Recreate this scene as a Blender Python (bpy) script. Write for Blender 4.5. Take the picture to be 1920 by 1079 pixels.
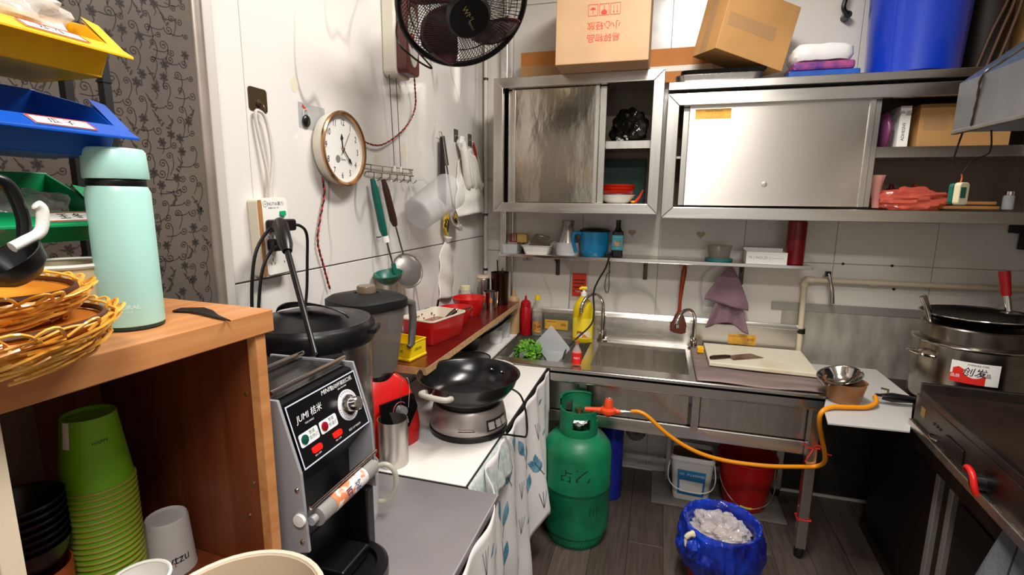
import bpy, math, random
from math import sin, cos, pi, radians as rad
from mathutils import Vector as V, Matrix, noise
for o in list(bpy.data.objects): bpy.data.objects.remove(o, do_unlink=True)
SC = bpy.context.scene; COL = SC.collection
# ---------------------------------------------------------------- camera
YAW, PITCH, ROLL, FPX = rad(16.2), rad(9.95), rad(0.6), 940.0
cam = bpy.data.cameras.new('camera'); cam_o = bpy.data.objects.new('camera', cam); COL.objects.link(cam_o)
cam.sensor_width = 36.0; cam.lens = 36.0 * FPX / 1920.0; cam.clip_start = 0.02
fw = V((-sin(YAW)*cos(PITCH), cos(YAW)*cos(PITCH), -sin(PITCH)))
rt = V((cos(YAW), sin(YAW), 0)); up = rt.cross(fw)
rt2 = rt*cos(ROLL) + up*sin(ROLL); up2 = up*cos(ROLL) - rt*sin(ROLL)
cam_o.matrix_world = Matrix(((rt2.x, up2.x, -fw.x, 0), (rt2.y, up2.y, -fw.y, 0), (rt2.z, up2.z, -fw.z, 1.5), (0, 0, 0, 1)))
SC.camera = cam_o
# ---------------------------------------------------------------- world, lights, exposure
wd = bpy.data.worlds.new('world'); SC.world = wd; wd.use_nodes = True
wd.node_tree.nodes['Background'].inputs[0].default_value = (1.0, 0.96, 0.91, 1)
wd.node_tree.nodes['Background'].inputs[1].default_value = 0.48
def area(name, loc, sx, sy, power, col):
    l = bpy.data.lights.new(name, 'AREA'); l.shape = 'RECTANGLE'; l.size = sx; l.size_y = sy
    l.energy = power; l.color = col
    o = bpy.data.objects.new(name, l); COL.objects.link(o); o.location = loc
    return o
area('ceiling_light_over_aisle', (0.1, 1.25, 2.80), 0.30, 0.9, 34, (1.0, 0.97, 0.93))
area('ceiling_light_behind_viewer', (0.35, -0.45, 2.80), 0.9, 0.30, 34, (1.0, 0.97, 0.93))
SC.view_settings.view_transform = 'Standard'; SC.view_settings.look = 'None'
SC.view_settings.gamma = 1.0; SC.view_settings.use_curve_mapping = False
SC.view_settings.exposure = 0.42
# ---------------------------------------------------------------- helpers
def lin(h):
    if isinstance(h, str):
        h = [int(h[i:i+2], 16)/255 for i in (0, 2, 4)]
    return tuple((c/12.92 if c <= .04045 else ((c+.055)/1.055)**2.4) for c in h[:3]) + (1,)
MATS = {}
def mat(name, col, rough=.5, metal=0, var=0, vscale=8, col2=None, stretch=(1, 1, 1), bump=0, bscale=60, bstretch=(1, 1, 1),
        trans=0, alpha=1, emit=0, coat=0, ior=1.45, sss=0, rvar=0, lo=.35, hi=.65, detail=4, aniso=0):
    if name in MATS: return MATS[name]
    m = bpy.data.materials.new(name); m.use_nodes = True; nt = m.node_tree; N = nt.nodes; L = nt.links
    b = N['Principled BSDF']; c = lin(col)
    b.inputs['Base Color'].default_value = c; b.inputs['Roughness'].default_value = rough
    b.inputs['Metallic'].default_value = metal; b.inputs['IOR'].default_value = ior
    b.inputs['Transmission Weight'].default_value = trans; b.inputs['Alpha'].default_value = alpha
    b.inputs['Coat Weight'].default_value = coat; b.inputs['Coat Roughness'].default_value = .08
    if aniso: b.inputs['Anisotropic'].default_value = aniso; b.inputs['Anisotropic Rotation'].default_value = .25
    if emit: b.inputs['Emission Color'].default_value = c; b.inputs['Emission Strength'].default_value = emit
    def coords(st):
        tc = N.new('ShaderNodeTexCoord'); mp = N.new('ShaderNodeMapping'); mp.inputs['Scale'].default_value = st
        L.new(tc.outputs['Object'], mp.inputs['Vector']); return mp.outputs['Vector']
    if var or col2:
        n = N.new('ShaderNodeTexNoise'); n.inputs['Scale'].default_value = vscale; n.inputs['Detail'].default_value = detail
        L.new(coords(stretch), n.inputs['Vector'])
        r = N.new('ShaderNodeValToRGB'); e = r.color_ramp.elements
        e[0].position = lo; e[1].position = hi
        if col2: e[0].color = c; e[1].color = lin(col2)
        else:
            e[0].color = tuple(x*(1-var) for x in c[:3]) + (1,); e[1].color = tuple(min(1, x*(1+var)) for x in c[:3]) + (1,)
        L.new(n.outputs['Fac'], r.inputs['Fac']); L.new(r.outputs['Color'], b.inputs['Base Color'])
        if rvar:
            mr = N.new('ShaderNodeMapRange'); mr.inputs['To Min'].default_value = max(0, rough-rvar); mr.inputs['To Max'].default_value = rough+rvar
            L.new(n.outputs['Fac'], mr.inputs['Value']); L.new(mr.outputs['Result'], b.inputs['Roughness'])
    if bump:
        n2 = N.new('ShaderNodeTexNoise'); n2.inputs['Scale'].default_value = bscale; n2.inputs['Detail'].default_value = 3
        L.new(coords(bstretch), n2.inputs['Vector'])
        bp = N.new('ShaderNodeBump'); bp.inputs['Strength'].default_value = bump; bp.inputs['Distance'].default_value = .01
        L.new(n2.outputs['Fac'], bp.inputs['Height']); L.new(bp.outputs['Normal'], b.inputs['Normal'])
    MATS[name] = m; return m
def marble(name, base, vein, scale=1.3, amount=.9, rough=.12, width=.018):
    m = mat(name, base, rough); nt = m.node_tree; N = nt.nodes; L = nt.links; b = N['Principled BSDF']
    g = N.new('ShaderNodeNewGeometry')
    mp = N.new('ShaderNodeMapping'); mp.inputs['Rotation'].default_value = (.9, .75, .6); mp.inputs['Scale'].default_value = (1, 2.8, 1)
    L.new(g.outputs['Position'], mp.inputs['Vector'])
    n = N.new('ShaderNodeTexNoise'); n.inputs['Scale'].default_value = scale; n.inputs['Detail'].default_value = 2.5; n.inputs['Roughness'].default_value = .45
    L.new(mp.outputs['Vector'], n.inputs['Vector'])
    s = N.new('ShaderNodeMath'); s.operation = 'SUBTRACT'; s.inputs[1].default_value = .5; L.new(n.outputs['Fac'], s.inputs[0])
    a = N.new('ShaderNodeMath'); a.operation = 'ABSOLUTE'; L.new(s.outputs[0], a.inputs[0])
    r = N.new('ShaderNodeMapRange'); r.inputs['From Min'].default_value = 0; r.inputs['From Max'].default_value = width
    r.inputs['To Min'].default_value = amount; r.inputs['To Max'].default_value = 0; L.new(a.outputs[0], r.inputs['Value'])
    n3 = N.new('ShaderNodeTexNoise'); n3.inputs['Scale'].default_value = 2.2; L.new(g.outputs['Position'], n3.inputs['Vector'])
    r3 = N.new('ShaderNodeMapRange'); r3.inputs['From Min'].default_value = .40; r3.inputs['From Max'].default_value = .62; L.new(n3.outputs['Fac'], r3.inputs['Value'])
    mu = N.new('ShaderNodeMath'); mu.operation = 'MULTIPLY'; L.new(r.outputs['Result'], mu.inputs[0]); L.new(r3.outputs['Result'], mu.inputs[1])
    mx = N.new('ShaderNodeMix'); mx.data_type = 'RGBA'; mx.inputs['A'].default_value = lin(base); mx.inputs['B'].default_value = lin(vein)
    L.new(mu.outputs[0], mx.inputs['Factor']); L.new(mx.outputs['Result'], b.inputs['Base Color'])
    return m
class MB:
    def __init__(s): s.v = []; s.f = []
    def add(s, vs, fs, M=None):
        k = len(s.v); s.v += [tuple(M @ V(p)) if M else tuple(p) for p in vs]; s.f += [tuple(i+k for i in f) for f in fs]; return s
    def box(s, x0, x1, y0, y1, z0, z1, M=None):
        return s.add([(x0,y0,z0),(x1,y0,z0),(x1,y1,z0),(x0,y1,z0),(x0,y0,z1),(x1,y0,z1),(x1,y1,z1),(x0,y1,z1)],
                     [(3,2,1,0),(4,5,6,7),(0,1,5,4),(1,2,6,5),(2,3,7,6),(3,0,4,7)], M)
    def lathe(s, prof, n=32, M=None, a0=0, a1=2*pi, cx=0, cy=0, caps=True):
        full = abs(a1-a0) > 2*pi-1e-6; k = n if full else n+1; vs = []; fs = []
        for r, z in prof:
            for i in range(k):
                a = a0+(a1-a0)*i/n; vs.append((cx+r*cos(a), cy+r*sin(a), z))
        for j in range(len(prof)-1):
            for i in range(n):
                i2 = (i+1) % k
                fs.append((j*k+i, j*k+i2, (j+1)*k+i2, (j+1)*k+i))
        if full and caps:
            if prof[0][0] > 1e-6 and abs(prof[0][1]-prof[1][1]) > 1e-6: fs.append(tuple(range(k))[::-1])
            if prof[-1][0] > 1e-6 and abs(prof[-1][1]-prof[-2][1]) > 1e-6: fs.append(tuple((len(prof)-1)*k+i for i in range(k)))
        return s.add(vs, fs, M)
    def shell(s, prof, t=.003, n=32, M=None, cx=0, cy=0):   # open vessel: outer profile bottom->top, wall t
        p = [(1e-5, prof[0][1])] + list(prof) + [(max(r-t, 1e-5), z if i == 0 else max(z, prof[0][1]+t)) for i, (r, z) in enumerate(reversed(prof))] + [(1e-5, prof[0][1]+t)]
        return s.lathe(p, n, M, cx=cx, cy=cy)
    def tube(s, pts, r, n=8, closed=False, cap=True):
        P = [V(p) for p in pts]; m = len(P); R = r if isinstance(r, (list, tuple)) else [r]*m
        vs = []; fs = []; nrm = None
        for i, p in enumerate(P):
            t = (P[(i+1) % m]-P[i-1]) if closed else (P[min(i+1, m-1)]-P[max(i-1, 0)])
            t.normalize()
            if nrm is None:
                nrm = t.orthogonal().normalized()
            else:
                nrm = nrm - t*nrm.dot(t)
                if nrm.length < 1e-6: nrm = t.orthogonal()
                nrm.normalize()
            b = t.cross(nrm)
            for k in range(n):
                a = 2*pi*k/n; q = p + nrm*(R[i]*cos(a)) + b*(R[i]*sin(a)); vs.append(q)
        for i in range(m if closed else m-1):
            j = (i+1) % m
            for k in range(n):
                k2 = (k+1) % n; fs.append((i*n+k, i*n+k2, j*n+k2, j*n+k))
        if cap and not closed: fs.append(tuple(range(n))[::-1]); fs.append(tuple((m-1)*n+k for k in range(n)))
        return s.add(vs, fs)
    def cyl(s, p0, p1, r0, r1=None, n=20): return s.tube([p0, p1], [r0, r0 if r1 is None else r1], n)
    def prism(s, poly, h, M=None):      # polygon in local xy, extruded 0..h in local z
        n = len(poly); vs = [(x, y, 0) for x, y in poly] + [(x, y, h) for x, y in poly]
        return s.add(vs, [tuple(range(n))[::-1], tuple(range(n, 2*n))] + [(i, (i+1) % n, n+(i+1) % n, n+i) for i in range(n)], M)
    def grid(s, fn, nu, nv, wrapu=False):
        k = nu if wrapu else nu+1
        vs = [fn(i/nu, j/nv) for j in range(nv+1) for i in range(k)]
        return s.add(vs, [(j*k+i, j*k+(i+1) % k, (j+1)*k+(i+1) % k, (j+1)*k+i) for j in range(nv) for i in range(nu)])
    def ball(s, c, rx, ry, rz, n=16, m=10, M=None, amp=0, fq=6, seed=0):
        c = V(c); vs = []
        def f(u, v):
            th = 2*pi*u; ph = -pi/2+pi*v; d = V((cos(ph)*cos(th), cos(ph)*sin(th), sin(ph)))
            k = 1+amp*noise.noise(d*fq+V((seed*7.3, seed*1.7, seed))) if amp else 1
            p = V((d.x*rx*k, d.y*ry*k, d.z*rz*k))
            return (M @ p if M else p)+c
        return s.grid(f, n, m, True)
    def build(s, name, m, parent=None, bevel=0, smooth=False, solid=0, sub=0, local=True, seg=2):
        me = bpy.data.meshes.new(name); me.from_pydata([tuple(p) for p in s.v], [], s.f); me.update()
        o = bpy.data.objects.new(name, me); COL.objects.link(o)
        if m: me.materials.append(m)
        if parent is not None:
            o.parent = parent
            if not local: o.matrix_parent_inverse = mw(parent).inverted()
        if smooth:
            for p in me.polygons: p.use_smooth = True
            try: me.set_sharp_from_angle(angle=rad(38))
            except Exception: pass
        if solid: d = o.modifiers.new('thickness', 'SOLIDIFY'); d.thickness = solid; d.offset = 0
        if bevel: d = o.modifiers.new('bevel', 'BEVEL'); d.width = bevel; d.segments = seg; d.limit_method = 'ANGLE'; d.angle_limit = rad(40)
        if sub: d = o.modifiers.new('subdivision', 'SUBSURF'); d.levels = sub; d.render_levels = sub
        return o
def mw(o):
    M = Matrix.LocRotScale(o.location, o.rotation_euler, o.scale)
    return (mw(o.parent) @ o.matrix_parent_inverse @ M) if o.parent else M
def tag(o, label=None, cat=None, group=None, kind=None):
    if label: o['label'] = label
    if cat: o['category'] = cat
    if group: o['group'] = group
    if kind: o['kind'] = kind
    return o
def thing(name, label, cat, loc=(0, 0, 0), rz=0, group=None, rot=None):
    o = bpy.data.objects.new(name, None); COL.objects.link(o); o.location = loc; o.empty_display_size = .05
    o.rotation_euler = rot if rot else (0, 0, rz); return tag(o, label, cat, group)
def copy_tree(o, parent=None):
    c = o.copy(); COL.objects.link(c)
    if parent is not None: c.parent = parent
    for ch in o.children: copy_tree(ch, c)
    return c
def frame(o, r, u):
    r = V(r).normalized(); u = V(u); n = r.cross(u).normalized(); u = n.cross(r)
    return Matrix(((r.x, u.x, n.x, o[0]), (r.y, u.y, n.y, o[1]), (r.z, u.z, n.z, o[2]), (0, 0, 0, 1)))
def text(body, size, m, parent, M, name='lettering', align='CENTER', bend=None, local=True, sx=1, shear=0):
    cu = bpy.data.curves.new(name, 'FONT'); cu.body = body; cu.size = size; cu.align_x = align; cu.align_y = 'CENTER'; cu.shear = shear
    cu.resolution_u = 3
    t = bpy.data.objects.new('tmp_text', cu); COL.objects.link(t)
    dg = bpy.context.evaluated_depsgraph_get(); me = bpy.data.meshes.new_from_object(t.evaluated_get(dg))
    bpy.data.objects.remove(t, do_unlink=True)
    for v in me.vertices:
        p = V((v.co.x*sx, v.co.y, v.co.z))
        if bend:   # wrap on a cylinder about local z: radius bend, mid angle 0 = +x
            a = p.x/bend; p = V((bend*cos(a), bend*sin(a), p.y))
        v.co = M @ p
    me.name = name; me.materials.clear(); me.materials.append(m)
    o = bpy.data.objects.new(name, me); COL.objects.link(o)
    if parent is not None:
        o.parent = parent
        if not local: o.matrix_parent_inverse = mw(parent).inverted()
    return o
def arc(c, r, a0, a1, n, ax=(1, 0, 0), ay=(0, 0, 1)):
    c = V(c); ax = V(ax); ay = V(ay)
    return [c + ax*(r*cos(a0+(a1-a0)*i/n)) + ay*(r*sin(a0+(a1-a0)*i/n)) for i in range(n+1)]
def spline(pts, k=6):
    P = [V(p) for p in pts]; out = []
    for i in range(len(P)-1):
        p0 = P[max(i-1, 0)]; p1 = P[i]; p2 = P[i+1]; p3 = P[min(i+2, len(P)-1)]
        for j in range(k):
            t = j/k
            out.append(.5*((2*p1)+(p2-p0)*t+(2*p0-5*p1+4*p2-p3)*t*t+(3*p1-p0-3*p2+p3)*t**3))
    return out+[P[-1]]
def rrect(x0, x1, y0, y1, r, n=4):
    out = []
    for cx, cy, a in ((x1-r, y1-r, 0), (x0+r, y1-r, 90), (x0+r, y0+r, 180), (x1-r, y0+r, 270)):
        out += [(cx+r*cos(rad(a+90*i/n)), cy+r*sin(rad(a+90*i/n))) for i in range(n+1)]
    return out
def ring2(x0, x1, y0, y1, w):   # rectangular ring as four mitred quads
    o = [(x0,y0),(x1,y0),(x1,y1),(x0,y1)]; i = [(x0+w,y0+w),(x1-w,y0+w),(x1-w,y1-w),(x0+w,y1-w)]
    return [[o[k], o[(k+1) % 4], i[(k+1) % 4], i[k]] for k in range(4)]
# ---------------------------------------------------------------- materials
STEEL = mat('brushed_steel', 'cdc8c0', .27, 1, var=.05, vscale=3, stretch=(9, 9, 1), bump=.006, bscale=60, bstretch=(9, 9, .6), rvar=.06)
STEELH = mat('brushed_steel_horizontal', 'd0cbc4', .26, 1, aniso=.5, var=.05, vscale=3, stretch=(1, 1, 14), bump=.015, bscale=70, bstretch=(1, 1, 14), rvar=.08)
CHROME = mat('polished_steel', 'cfcac4', .12, 1)
DKSTEEL = mat('greasy_dark_steel', '57504a', .38, 1, var=.35, vscale=6, rvar=.12)
GALV = mat('galvanised_sheet', '8c8a86', .48, 1, var=.22, vscale=14, rvar=.15)
GREASE = mat('stained_metal_sheet', '938d84', .55, .5, col2='c6c0b4', vscale=14, stretch=(1, 1, .35), detail=10, lo=.3, hi=.7)
BLACK = mat('black_plastic', '0c0c0e', .32); BLACKM = mat('black_matt', '101010', .6)
RUBBER = mat('black_cable', '0b0b0d', .45)
WHITE = mat('white_plastic', 'e6e3dc', .4); PAPER = mat('white_paper', 'e9e6df', .7)
CREAM = mat('cream_plastic', 'ddd3bf', .4)
PRINT = mat('black_print', '15151a', .6); PWHITE = mat('white_print', 'eeeeee', .6); PRED = mat('red_print', 'c8331e', .6)
REDP = mat('red_plastic', 'c01410', .3, coat=.2); DKRED = mat('dark_red_plastic', '7c0814', .35)
CARD = mat('cardboard', 'ba9570', .75, var=.07, vscale=5, bump=.05, bscale=200, bstretch=(1, 1, .05))
CARD2 = mat('cardboard_orange', 'b4702f', .7, var=.1, vscale=6)
CARD3 = mat('cardboard_tan', 'b98a52', .7, var=.08, vscale=6)
TAPE = mat('clear_tape', 'c9a071', .15, alpha=.45)
YELLOW = mat('yellow_plastic', 'f0b400', .35); BLUE = mat('blue_plastic', '0a4fb4', .35); GREENP = mat('green_plastic', '0a8a50', .35)
GLASS = mat('clear_glass', 'f4f7f5', .05, trans=1, ior=1.45)
CLEARP = mat('clear_plastic', 'e4e6e6', .25, alpha=.32); MILKY = mat('milky_plastic', 'dcdad6', .35, alpha=.72, sss=.2)
FILM = mat('plastic_film', 'f2f2f2', .12, alpha=.34)
STICKY = mat('yellow_label', 'd8a13a', .45, metal=.2, var=.12, vscale=30)
WOODL = mat('orange_wood_laminate', 'b06f3f', .45, col2='c98d5b', vscale=3, stretch=(14, 1, 14), lo=.3, hi=.7)
WOODD = mat('red_brown_laminate', '55110c', .3, var=.2, vscale=3, stretch=(1, 8, 1), coat=.2)
# ================================================================ ROOM
XL, XR, YB, YF, ZC = -.965, 1.62, 2.72, -1.7, 2.86
TILE_L = marble('marble_tile', 'd9d4cf', '8a847e', 1.0, .85, .09, .011)
TILE_B = marble('marble_tile_back', 'd9d3cb', '8d8781', 1.2, .6, .16, .011)
GROUT = mat('grout', '8f8880', .8)
fl = tag(MB().box(XL-.1, XR+.1, YF-.1, YB+.1, -.06, -.004).build('floor', mat('floor_base', '2a2522', .8)), kind='structure')
PLANK = [mat('plank_%d' % i, c, .35, col2=d, vscale=4, stretch=(16, 1.2, 1), lo=.25, hi=.75, detail=8, bump=.04, bscale=12, bstretch=(12, .6, 1)) for i, (c, d) in enumerate((('3f3630', '5b5048'), ('453b34', '655950'), ('3a312c', '544941')))]
random.seed(3); w = .152; cols = int((XR-XL)/w)+1
pl = [MB().box(-w/2+.0012, w/2-.0012, -.6+.0012, .6-.0012, -.004, 0).build('plank', m, fl, bevel=.0008, seg=1) for m in PLANK]
used = set()
for i in range(cols):
    off = (i*.43) % 1.2
    for j in range(5):
        y = YF-.6+off+j*1.2
        if y-.6 > YB or y+.6 < .3: continue
        k = random.randrange(3)
        if k in used: o = pl[k].copy(); COL.objects.link(o); o.parent = fl
        else: o = pl[k]; used.add(k)
        o.location = (XL+w*(i+.5), y, 0)
tag(MB().box(.04, .66, 2.41, YB-.001, .0005, .012).build('trim_1', mat('floor_slab', '6d675f', .6, var=.15), bevel=.003), kind='structure')
# left wall: tiles beyond the papered sheet
wl = tag(MB().box(XL-.12, XL-.008, YF, YB+.1, 0, ZC).build('wall_left', GROUT), kind='structure')
ys = [.93, 1.027, 1.827, 2.627, YB]; zs = [.095, 1.2935, 2.4935, ZC]
for a, b in zip(ys, ys[1:]):
    for c, d in zip(zs, zs[1:]):
        MB().box(XL-.008, XL, a+.0007, b-.0007, c+.0022, d-.0022).build('tile', TILE_L, wl, bevel=.0012, seg=1)
wb = tag(MB().box(XL-.1, XR+.1, YB+.008, YB+.12, 0, ZC).build('wall_back', mat('pale_grout', 'd0c9c0', .8)), kind='structure')
xs = [XL, -.795, -.395, .005, .411, .811, 1.211, XR]; zb = [.02, 1.214, 2.495, ZC]
for a, b in zip(xs, xs[1:]):
    for c, d in zip(zb, zb[1:]):
        MB().box(a+.001, b-.001, YB, YB+.008, c+.0015, d-.0015).build('tile', TILE_B, wb, bevel=.0012, seg=1)
PAINT = mat('room_paint', 'd9d0c4', .7)
tag(MB().box(XR, XR+.1, YF, YB+.1, 0, ZC).build('wall_right', mat('greasy_wall', '9a8f82', .5, var=.15)), kind='structure')
tag(MB().box(XL-.1, XR+.1, YF-.1, YB+.1, ZC, ZC+.05).build('ceiling', PAINT), kind='structure')
# flowered metal sheet that covers the near part of the left wall
SHEET = mat('flowered_sheet_ground', '7d736a', .30, .55, var=.16, vscale=3, stretch=(1, 1, .5), rvar=.1)
ws = MB().box(XL-.008, -.942, YF, .872, .0, ZC).build('wallpaper_sheet', SHEET, wl)
ws['label'] = 'grey metallic sheet printed with dark floral vines'
mb = MB(); random.seed(11)
VINE = mat('vine_print', '453e3b', .35, .4)
def ribbon(pts, w):
    for (a, b), (c, d) in zip(pts, pts[1:]):
        t = V((c-a, d-b)); 
        if t.length < 1e-6: continue
        n = V((-t.y, t.x)).normalized()*w
        mb.add([(-.9415, a+n.x, b+n.y), (-.9415, a-n.x, b-n.y), (-.9415, c-n.x, d-n.y), (-.9415, c+n.x, d+n.y)], [(0, 1, 2, 3)])
def blob(y, z, r, s=1, a=0):
    mb.add([(-.9414, y+cos(t)*r*cos(a)-sin(t)*r*s*sin(a), z+cos(t)*r*sin(a)+sin(t)*r*s*cos(a)) for t in [i*2*pi/8 for i in range(8)]], [tuple(range(8))])
yy = .40
while yy < .86:
    zz = 1.30
    while zz < 2.36:
        y = yy+random.uniform(-.009, .009); z = zz+random.uniform(-.009, .009); k = random.random(); fl_ = random.choice((-1, 1)); a = random.uniform(-.6, .6)
        if k < .55:
            pts = []; n = 22; R0 = random.uniform(.006, .010)
            for i in range(n):
                t = i/n; an = a+fl_*t*4.4*pi/2*1.25; r = R0*(1-t*.85); pts.append((y+r*cos(an)*fl_, z+r*sin(an)))
            tail = [(pts[0][0]+fl_*.007*q*cos(a)-.006*q*q, pts[0][1]-.011*q-.004*q*q*fl_) for q in (1.8, 1.4, 1, .6, .3)]
            ribbon(tail+pts, .0007); blob(pts[-1][0], pts[-1][1], .0016)
        elif k < .8:
            for q in range(6): blob(y+.0055*cos(q*pi/3+a), z+.0055*sin(q*pi/3+a), .0038, .6, q*pi/3+a)
            blob(y, z, .003); ribbon([(y, z-.006), (y+.003*fl_, z-.014), (y-.002, z-.022)], .0007)
        else:
            for q in range(3): blob(y+fl_*.005*q, z-.007*q, .0055, .35, a+fl_*(q-1)*.8+.6)
            ribbon([(y-.008, z+.011), (y, z), (y+.005*fl_, z-.014)], .0007)
        zz += .027
    yy += .025
tag(mb.build('printed_vines', VINE, ws), kind='stuff')
e1 = MB()
e1.grid(lambda u, v: (-.942+.010*sin(pi*u)+.002*sin(9*v), .872+.030*u, v*ZC), 6, 12)
e1.build('folded_steel_edge', mat('pinkish_steel', 'b8aaa0', .36, .7, var=.2, vscale=5), wl, smooth=True, solid=.002)
MB().box(XL, -.948, .903, .934, 0, ZC).build('steel_edge_trim', mat('pale_trim', 'd2ccc4', .45, .3), wl, bevel=.003)
# service pipes in the far left corner
t = thing('corner_pipe', 'white vertical water pipe in the corner beside the wall cabinet', 'pipe', (-.940, 2.690, 1.08))
MB().cyl((0, 0, 0), (0, 0, 1.77), .011).build('pipe', mat('pvc_white', 'd8d2c6', .4), t, smooth=True)
for z in (.02, .33, 1.05):
    MB().tube([(0, 0, z), (0, 0, z+.012)], .0135, 16).build('clip', DKSTEEL, t)
t = thing('steel_post', 'tall square steel post standing in the corner beside the wall cabinet', 'post', (-.832, 2.690, .905))
MB().box(-.018, .018, -.02, .02, 0, 1.95).build('upright', STEEL, t, bevel=.002)
t = thing('thin_steel_rod', 'thin upright steel rod rising behind the tan bottle', 'rod', (-.785, 2.70, .905))
MB().cyl((0, 0, 0), (0, 0, .53), .006).build('rod', CHROME, t, smooth=True)
# ceiling lamps (out of view, they light the room)
LAMP = mat('lamp_diffuser', 'fff8ee', .5, emit=3)
for nm, lb, x, y, sx, sy in (('ceiling_lamp', 'white ceiling light panel above the aisle', .1, 1.25, .17, .47), ('ceiling_lamp', 'white ceiling light panel behind the viewer', .35, -.45, .47, .17)):
    t = thing(nm, lb, 'lamp', (x, y, 2.81))
    MB().box(-sx, sx, -sy, sy, .012, .05).build('housing', WHITE, t); MB().box(-sx+.02, sx-.02, -sy+.02, sy-.02, .0, .012).build('diffuser', LAMP, t)
# heart shaped stains where stickers were
HEART = mat('glue_stain', 'b7a78b', .7)
for x, z in ((-.135, 1.335), (.205, 1.335)):
    poly = [(.0013*16*sin(a)**3, .0013*(13*cos(a)-5*cos(2*a)-2*cos(3*a)-cos(4*a))) for a in [i*2*pi/28 for i in range(28)]]
    o = MB().prism(poly, .0006, frame((x, YB-.0003, z), (1, 0, 0), (0, 0, 1))).build('heart_stain', HEART, wb)
# stained sheet on the back wall behind the stove
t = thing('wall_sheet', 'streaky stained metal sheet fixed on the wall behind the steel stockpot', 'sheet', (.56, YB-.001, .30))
MB().box(.05, 1.05, -.003, 0, .36, .70).build('panel', GREASE, t); k = MB().box(.10, 1.05, -.004, 0, -.275, .359).build('lower_panel', mat('dark_sheet', '3c3733', .5, .4, var=.3, vscale=5), t); k['label'] = 'dark lower sheet'; MB().box(0, 1.05, -.006, -.001, .675, .715).build('folded_top', mat('pale_sheet', 'a8a49c', .45, .6), t, bevel=.001)  # lower panel has a darker mottled tone than the sheet above
# ================================================================ SINK UNIT
sk = thing('sink_unit', 'long stainless steel three-basin sink with backsplash and open frame', 'sink', (0, 2.42, 0))
def S(mb, n, m=STEELH, **k): return mb.build(n, m, sk, local=False, **k)
X0, X1, Y0, Y1, ZS = -.80, .705, 2.135, 2.715, .75
bas = [(-.72, -.315), (-.27, .165), (.225, .64)]; by0, by1 = 2.235, 2.64
mb = MB(); xs2 = [X0]+[q for p in bas for q in p]+[X1]
for i in range(0, len(xs2), 2): mb.box(xs2[i], xs2[i+1], Y0, Y1, ZS-.02, ZS)
for a, b in bas: mb.box(a, b, Y0, by0, ZS-.02, ZS); mb.box(a, b, by1, Y1, ZS-.02, ZS)
S(mb, 'top_deck')
for a, b in bas:
    mb = MB(); t_ = .004; zb_ = .52
    mb.box(a-t_, a, by0-t_, by1+t_, zb_, ZS-.02); mb.box(b, b+t_, by0-t_, by1+t_, zb_, ZS-.02)
    mb.box(a, b, by0-t_, by0, zb_, ZS-.02); mb.box(a, b, by1, by1+t_, zb_, ZS-.02); mb.box(a, b, by0, by1, zb_, zb_+t_)
    o = S(mb, 'basin', STEEL)
    d = MB().lathe([(.001, zb_+.006), (.03, zb_+.006), (.036, zb_+.0042)], 20, cx=(a+b)/2, cy=2.44).build('drain', DKSTEEL, o, local=False)
S(MB().box(X0, X1, Y0, Y0+.03, ZS-.065, ZS+.004), 'front_edge', mat('bright_edge_steel', 'ddd8d2', .2, 1), bevel=.014, seg=5)
S(MB().box(X1-.03, X1, Y0, Y1, ZS-.065, ZS+.003), 'side_edge', STEELH, bevel=.006)
mb = MB(); mb.box(X0, X1, 2.695, Y1, ZS, .885); S(mb, 'backsplash', STEELH, bevel=.003)
M_ = frame((0, 2.690, .893), (1, 0, 0), (0, .6, .8))
S(MB().box(X0, X1, -.014, .016, -.004, .004, M_), 'backsplash_cap', STEELH, bevel=.002)
S(MB().box(X0, X1-.03, 2.222, 2.252, .455, .515), 'lower_rail', STEELH, bevel=.004)
S(MB().box(X0, X1-.03, 2.64, 2.68, .455, .515), 'lower_rail', STEELH, bevel=.004)
for x in (-.77, .655):
    for y in (2.195, 2.66):
        lg = S(MB().box(x-.02, x+.02, y-.02, y+.02, .05, ZS-.03), 'leg', STEEL, bevel=.003)
        MB().lathe([(.012, .05), (.018, .045), (.02, .02), (.013, .001)][::-1], 16, cx=x, cy=y).build('foot', BLACKM, lg, local=False, smooth=True)
S(MB().box(.181, .211, 2.18, 2.215, .515, .69), 'front_post', STEEL); S(MB().box(-.308, -.276, 2.18, 2.215, .515, .69), 'front_post', STEEL)
S(MB().box(-.77, .655, 2.65, 2.67, .10, .125), 'rear_bar', STEEL); S(MB().box(.11, .13, 2.64, 2.66, .012, .46), 'rear_upright', STEEL)
mb = MB(); pts = spline([(-.08, 2.44, .52), (-.08, 2.44, .40), (-.07, 2.46, .33), (-.03, 2.5, .32), (-.01, 2.55, .38), (0, 2.6, .47)], 10)
mb.tube(pts, [.021+.004*(i % 2) for i in range(len(pts))], 14); S(mb, 'drain_hose', mat('grey_hose', '6b6560', .5), smooth=True)
for x, yy_, lb in ((-.512, 2.6945, 'orange yellow sticker'), (.446, 2.6945, 'yellow sticker')):
    o = S(MB().box(x-.075, x+.055, yy_-.001, yy_, .785, .838), 'sticker', STICKY); o['label'] = lb
    text('MADE OF SUS', .009, PRINT, sk, frame((x-.04, yy_-.0014, .826), (1, 0, 0), (0, 0, 1)), local=False)
    text('田田', .016, PRINT, sk, frame((x+.03, yy_-.0014, .812), (1, 0, 0), (0, 0, 1)), local=False)
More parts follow.
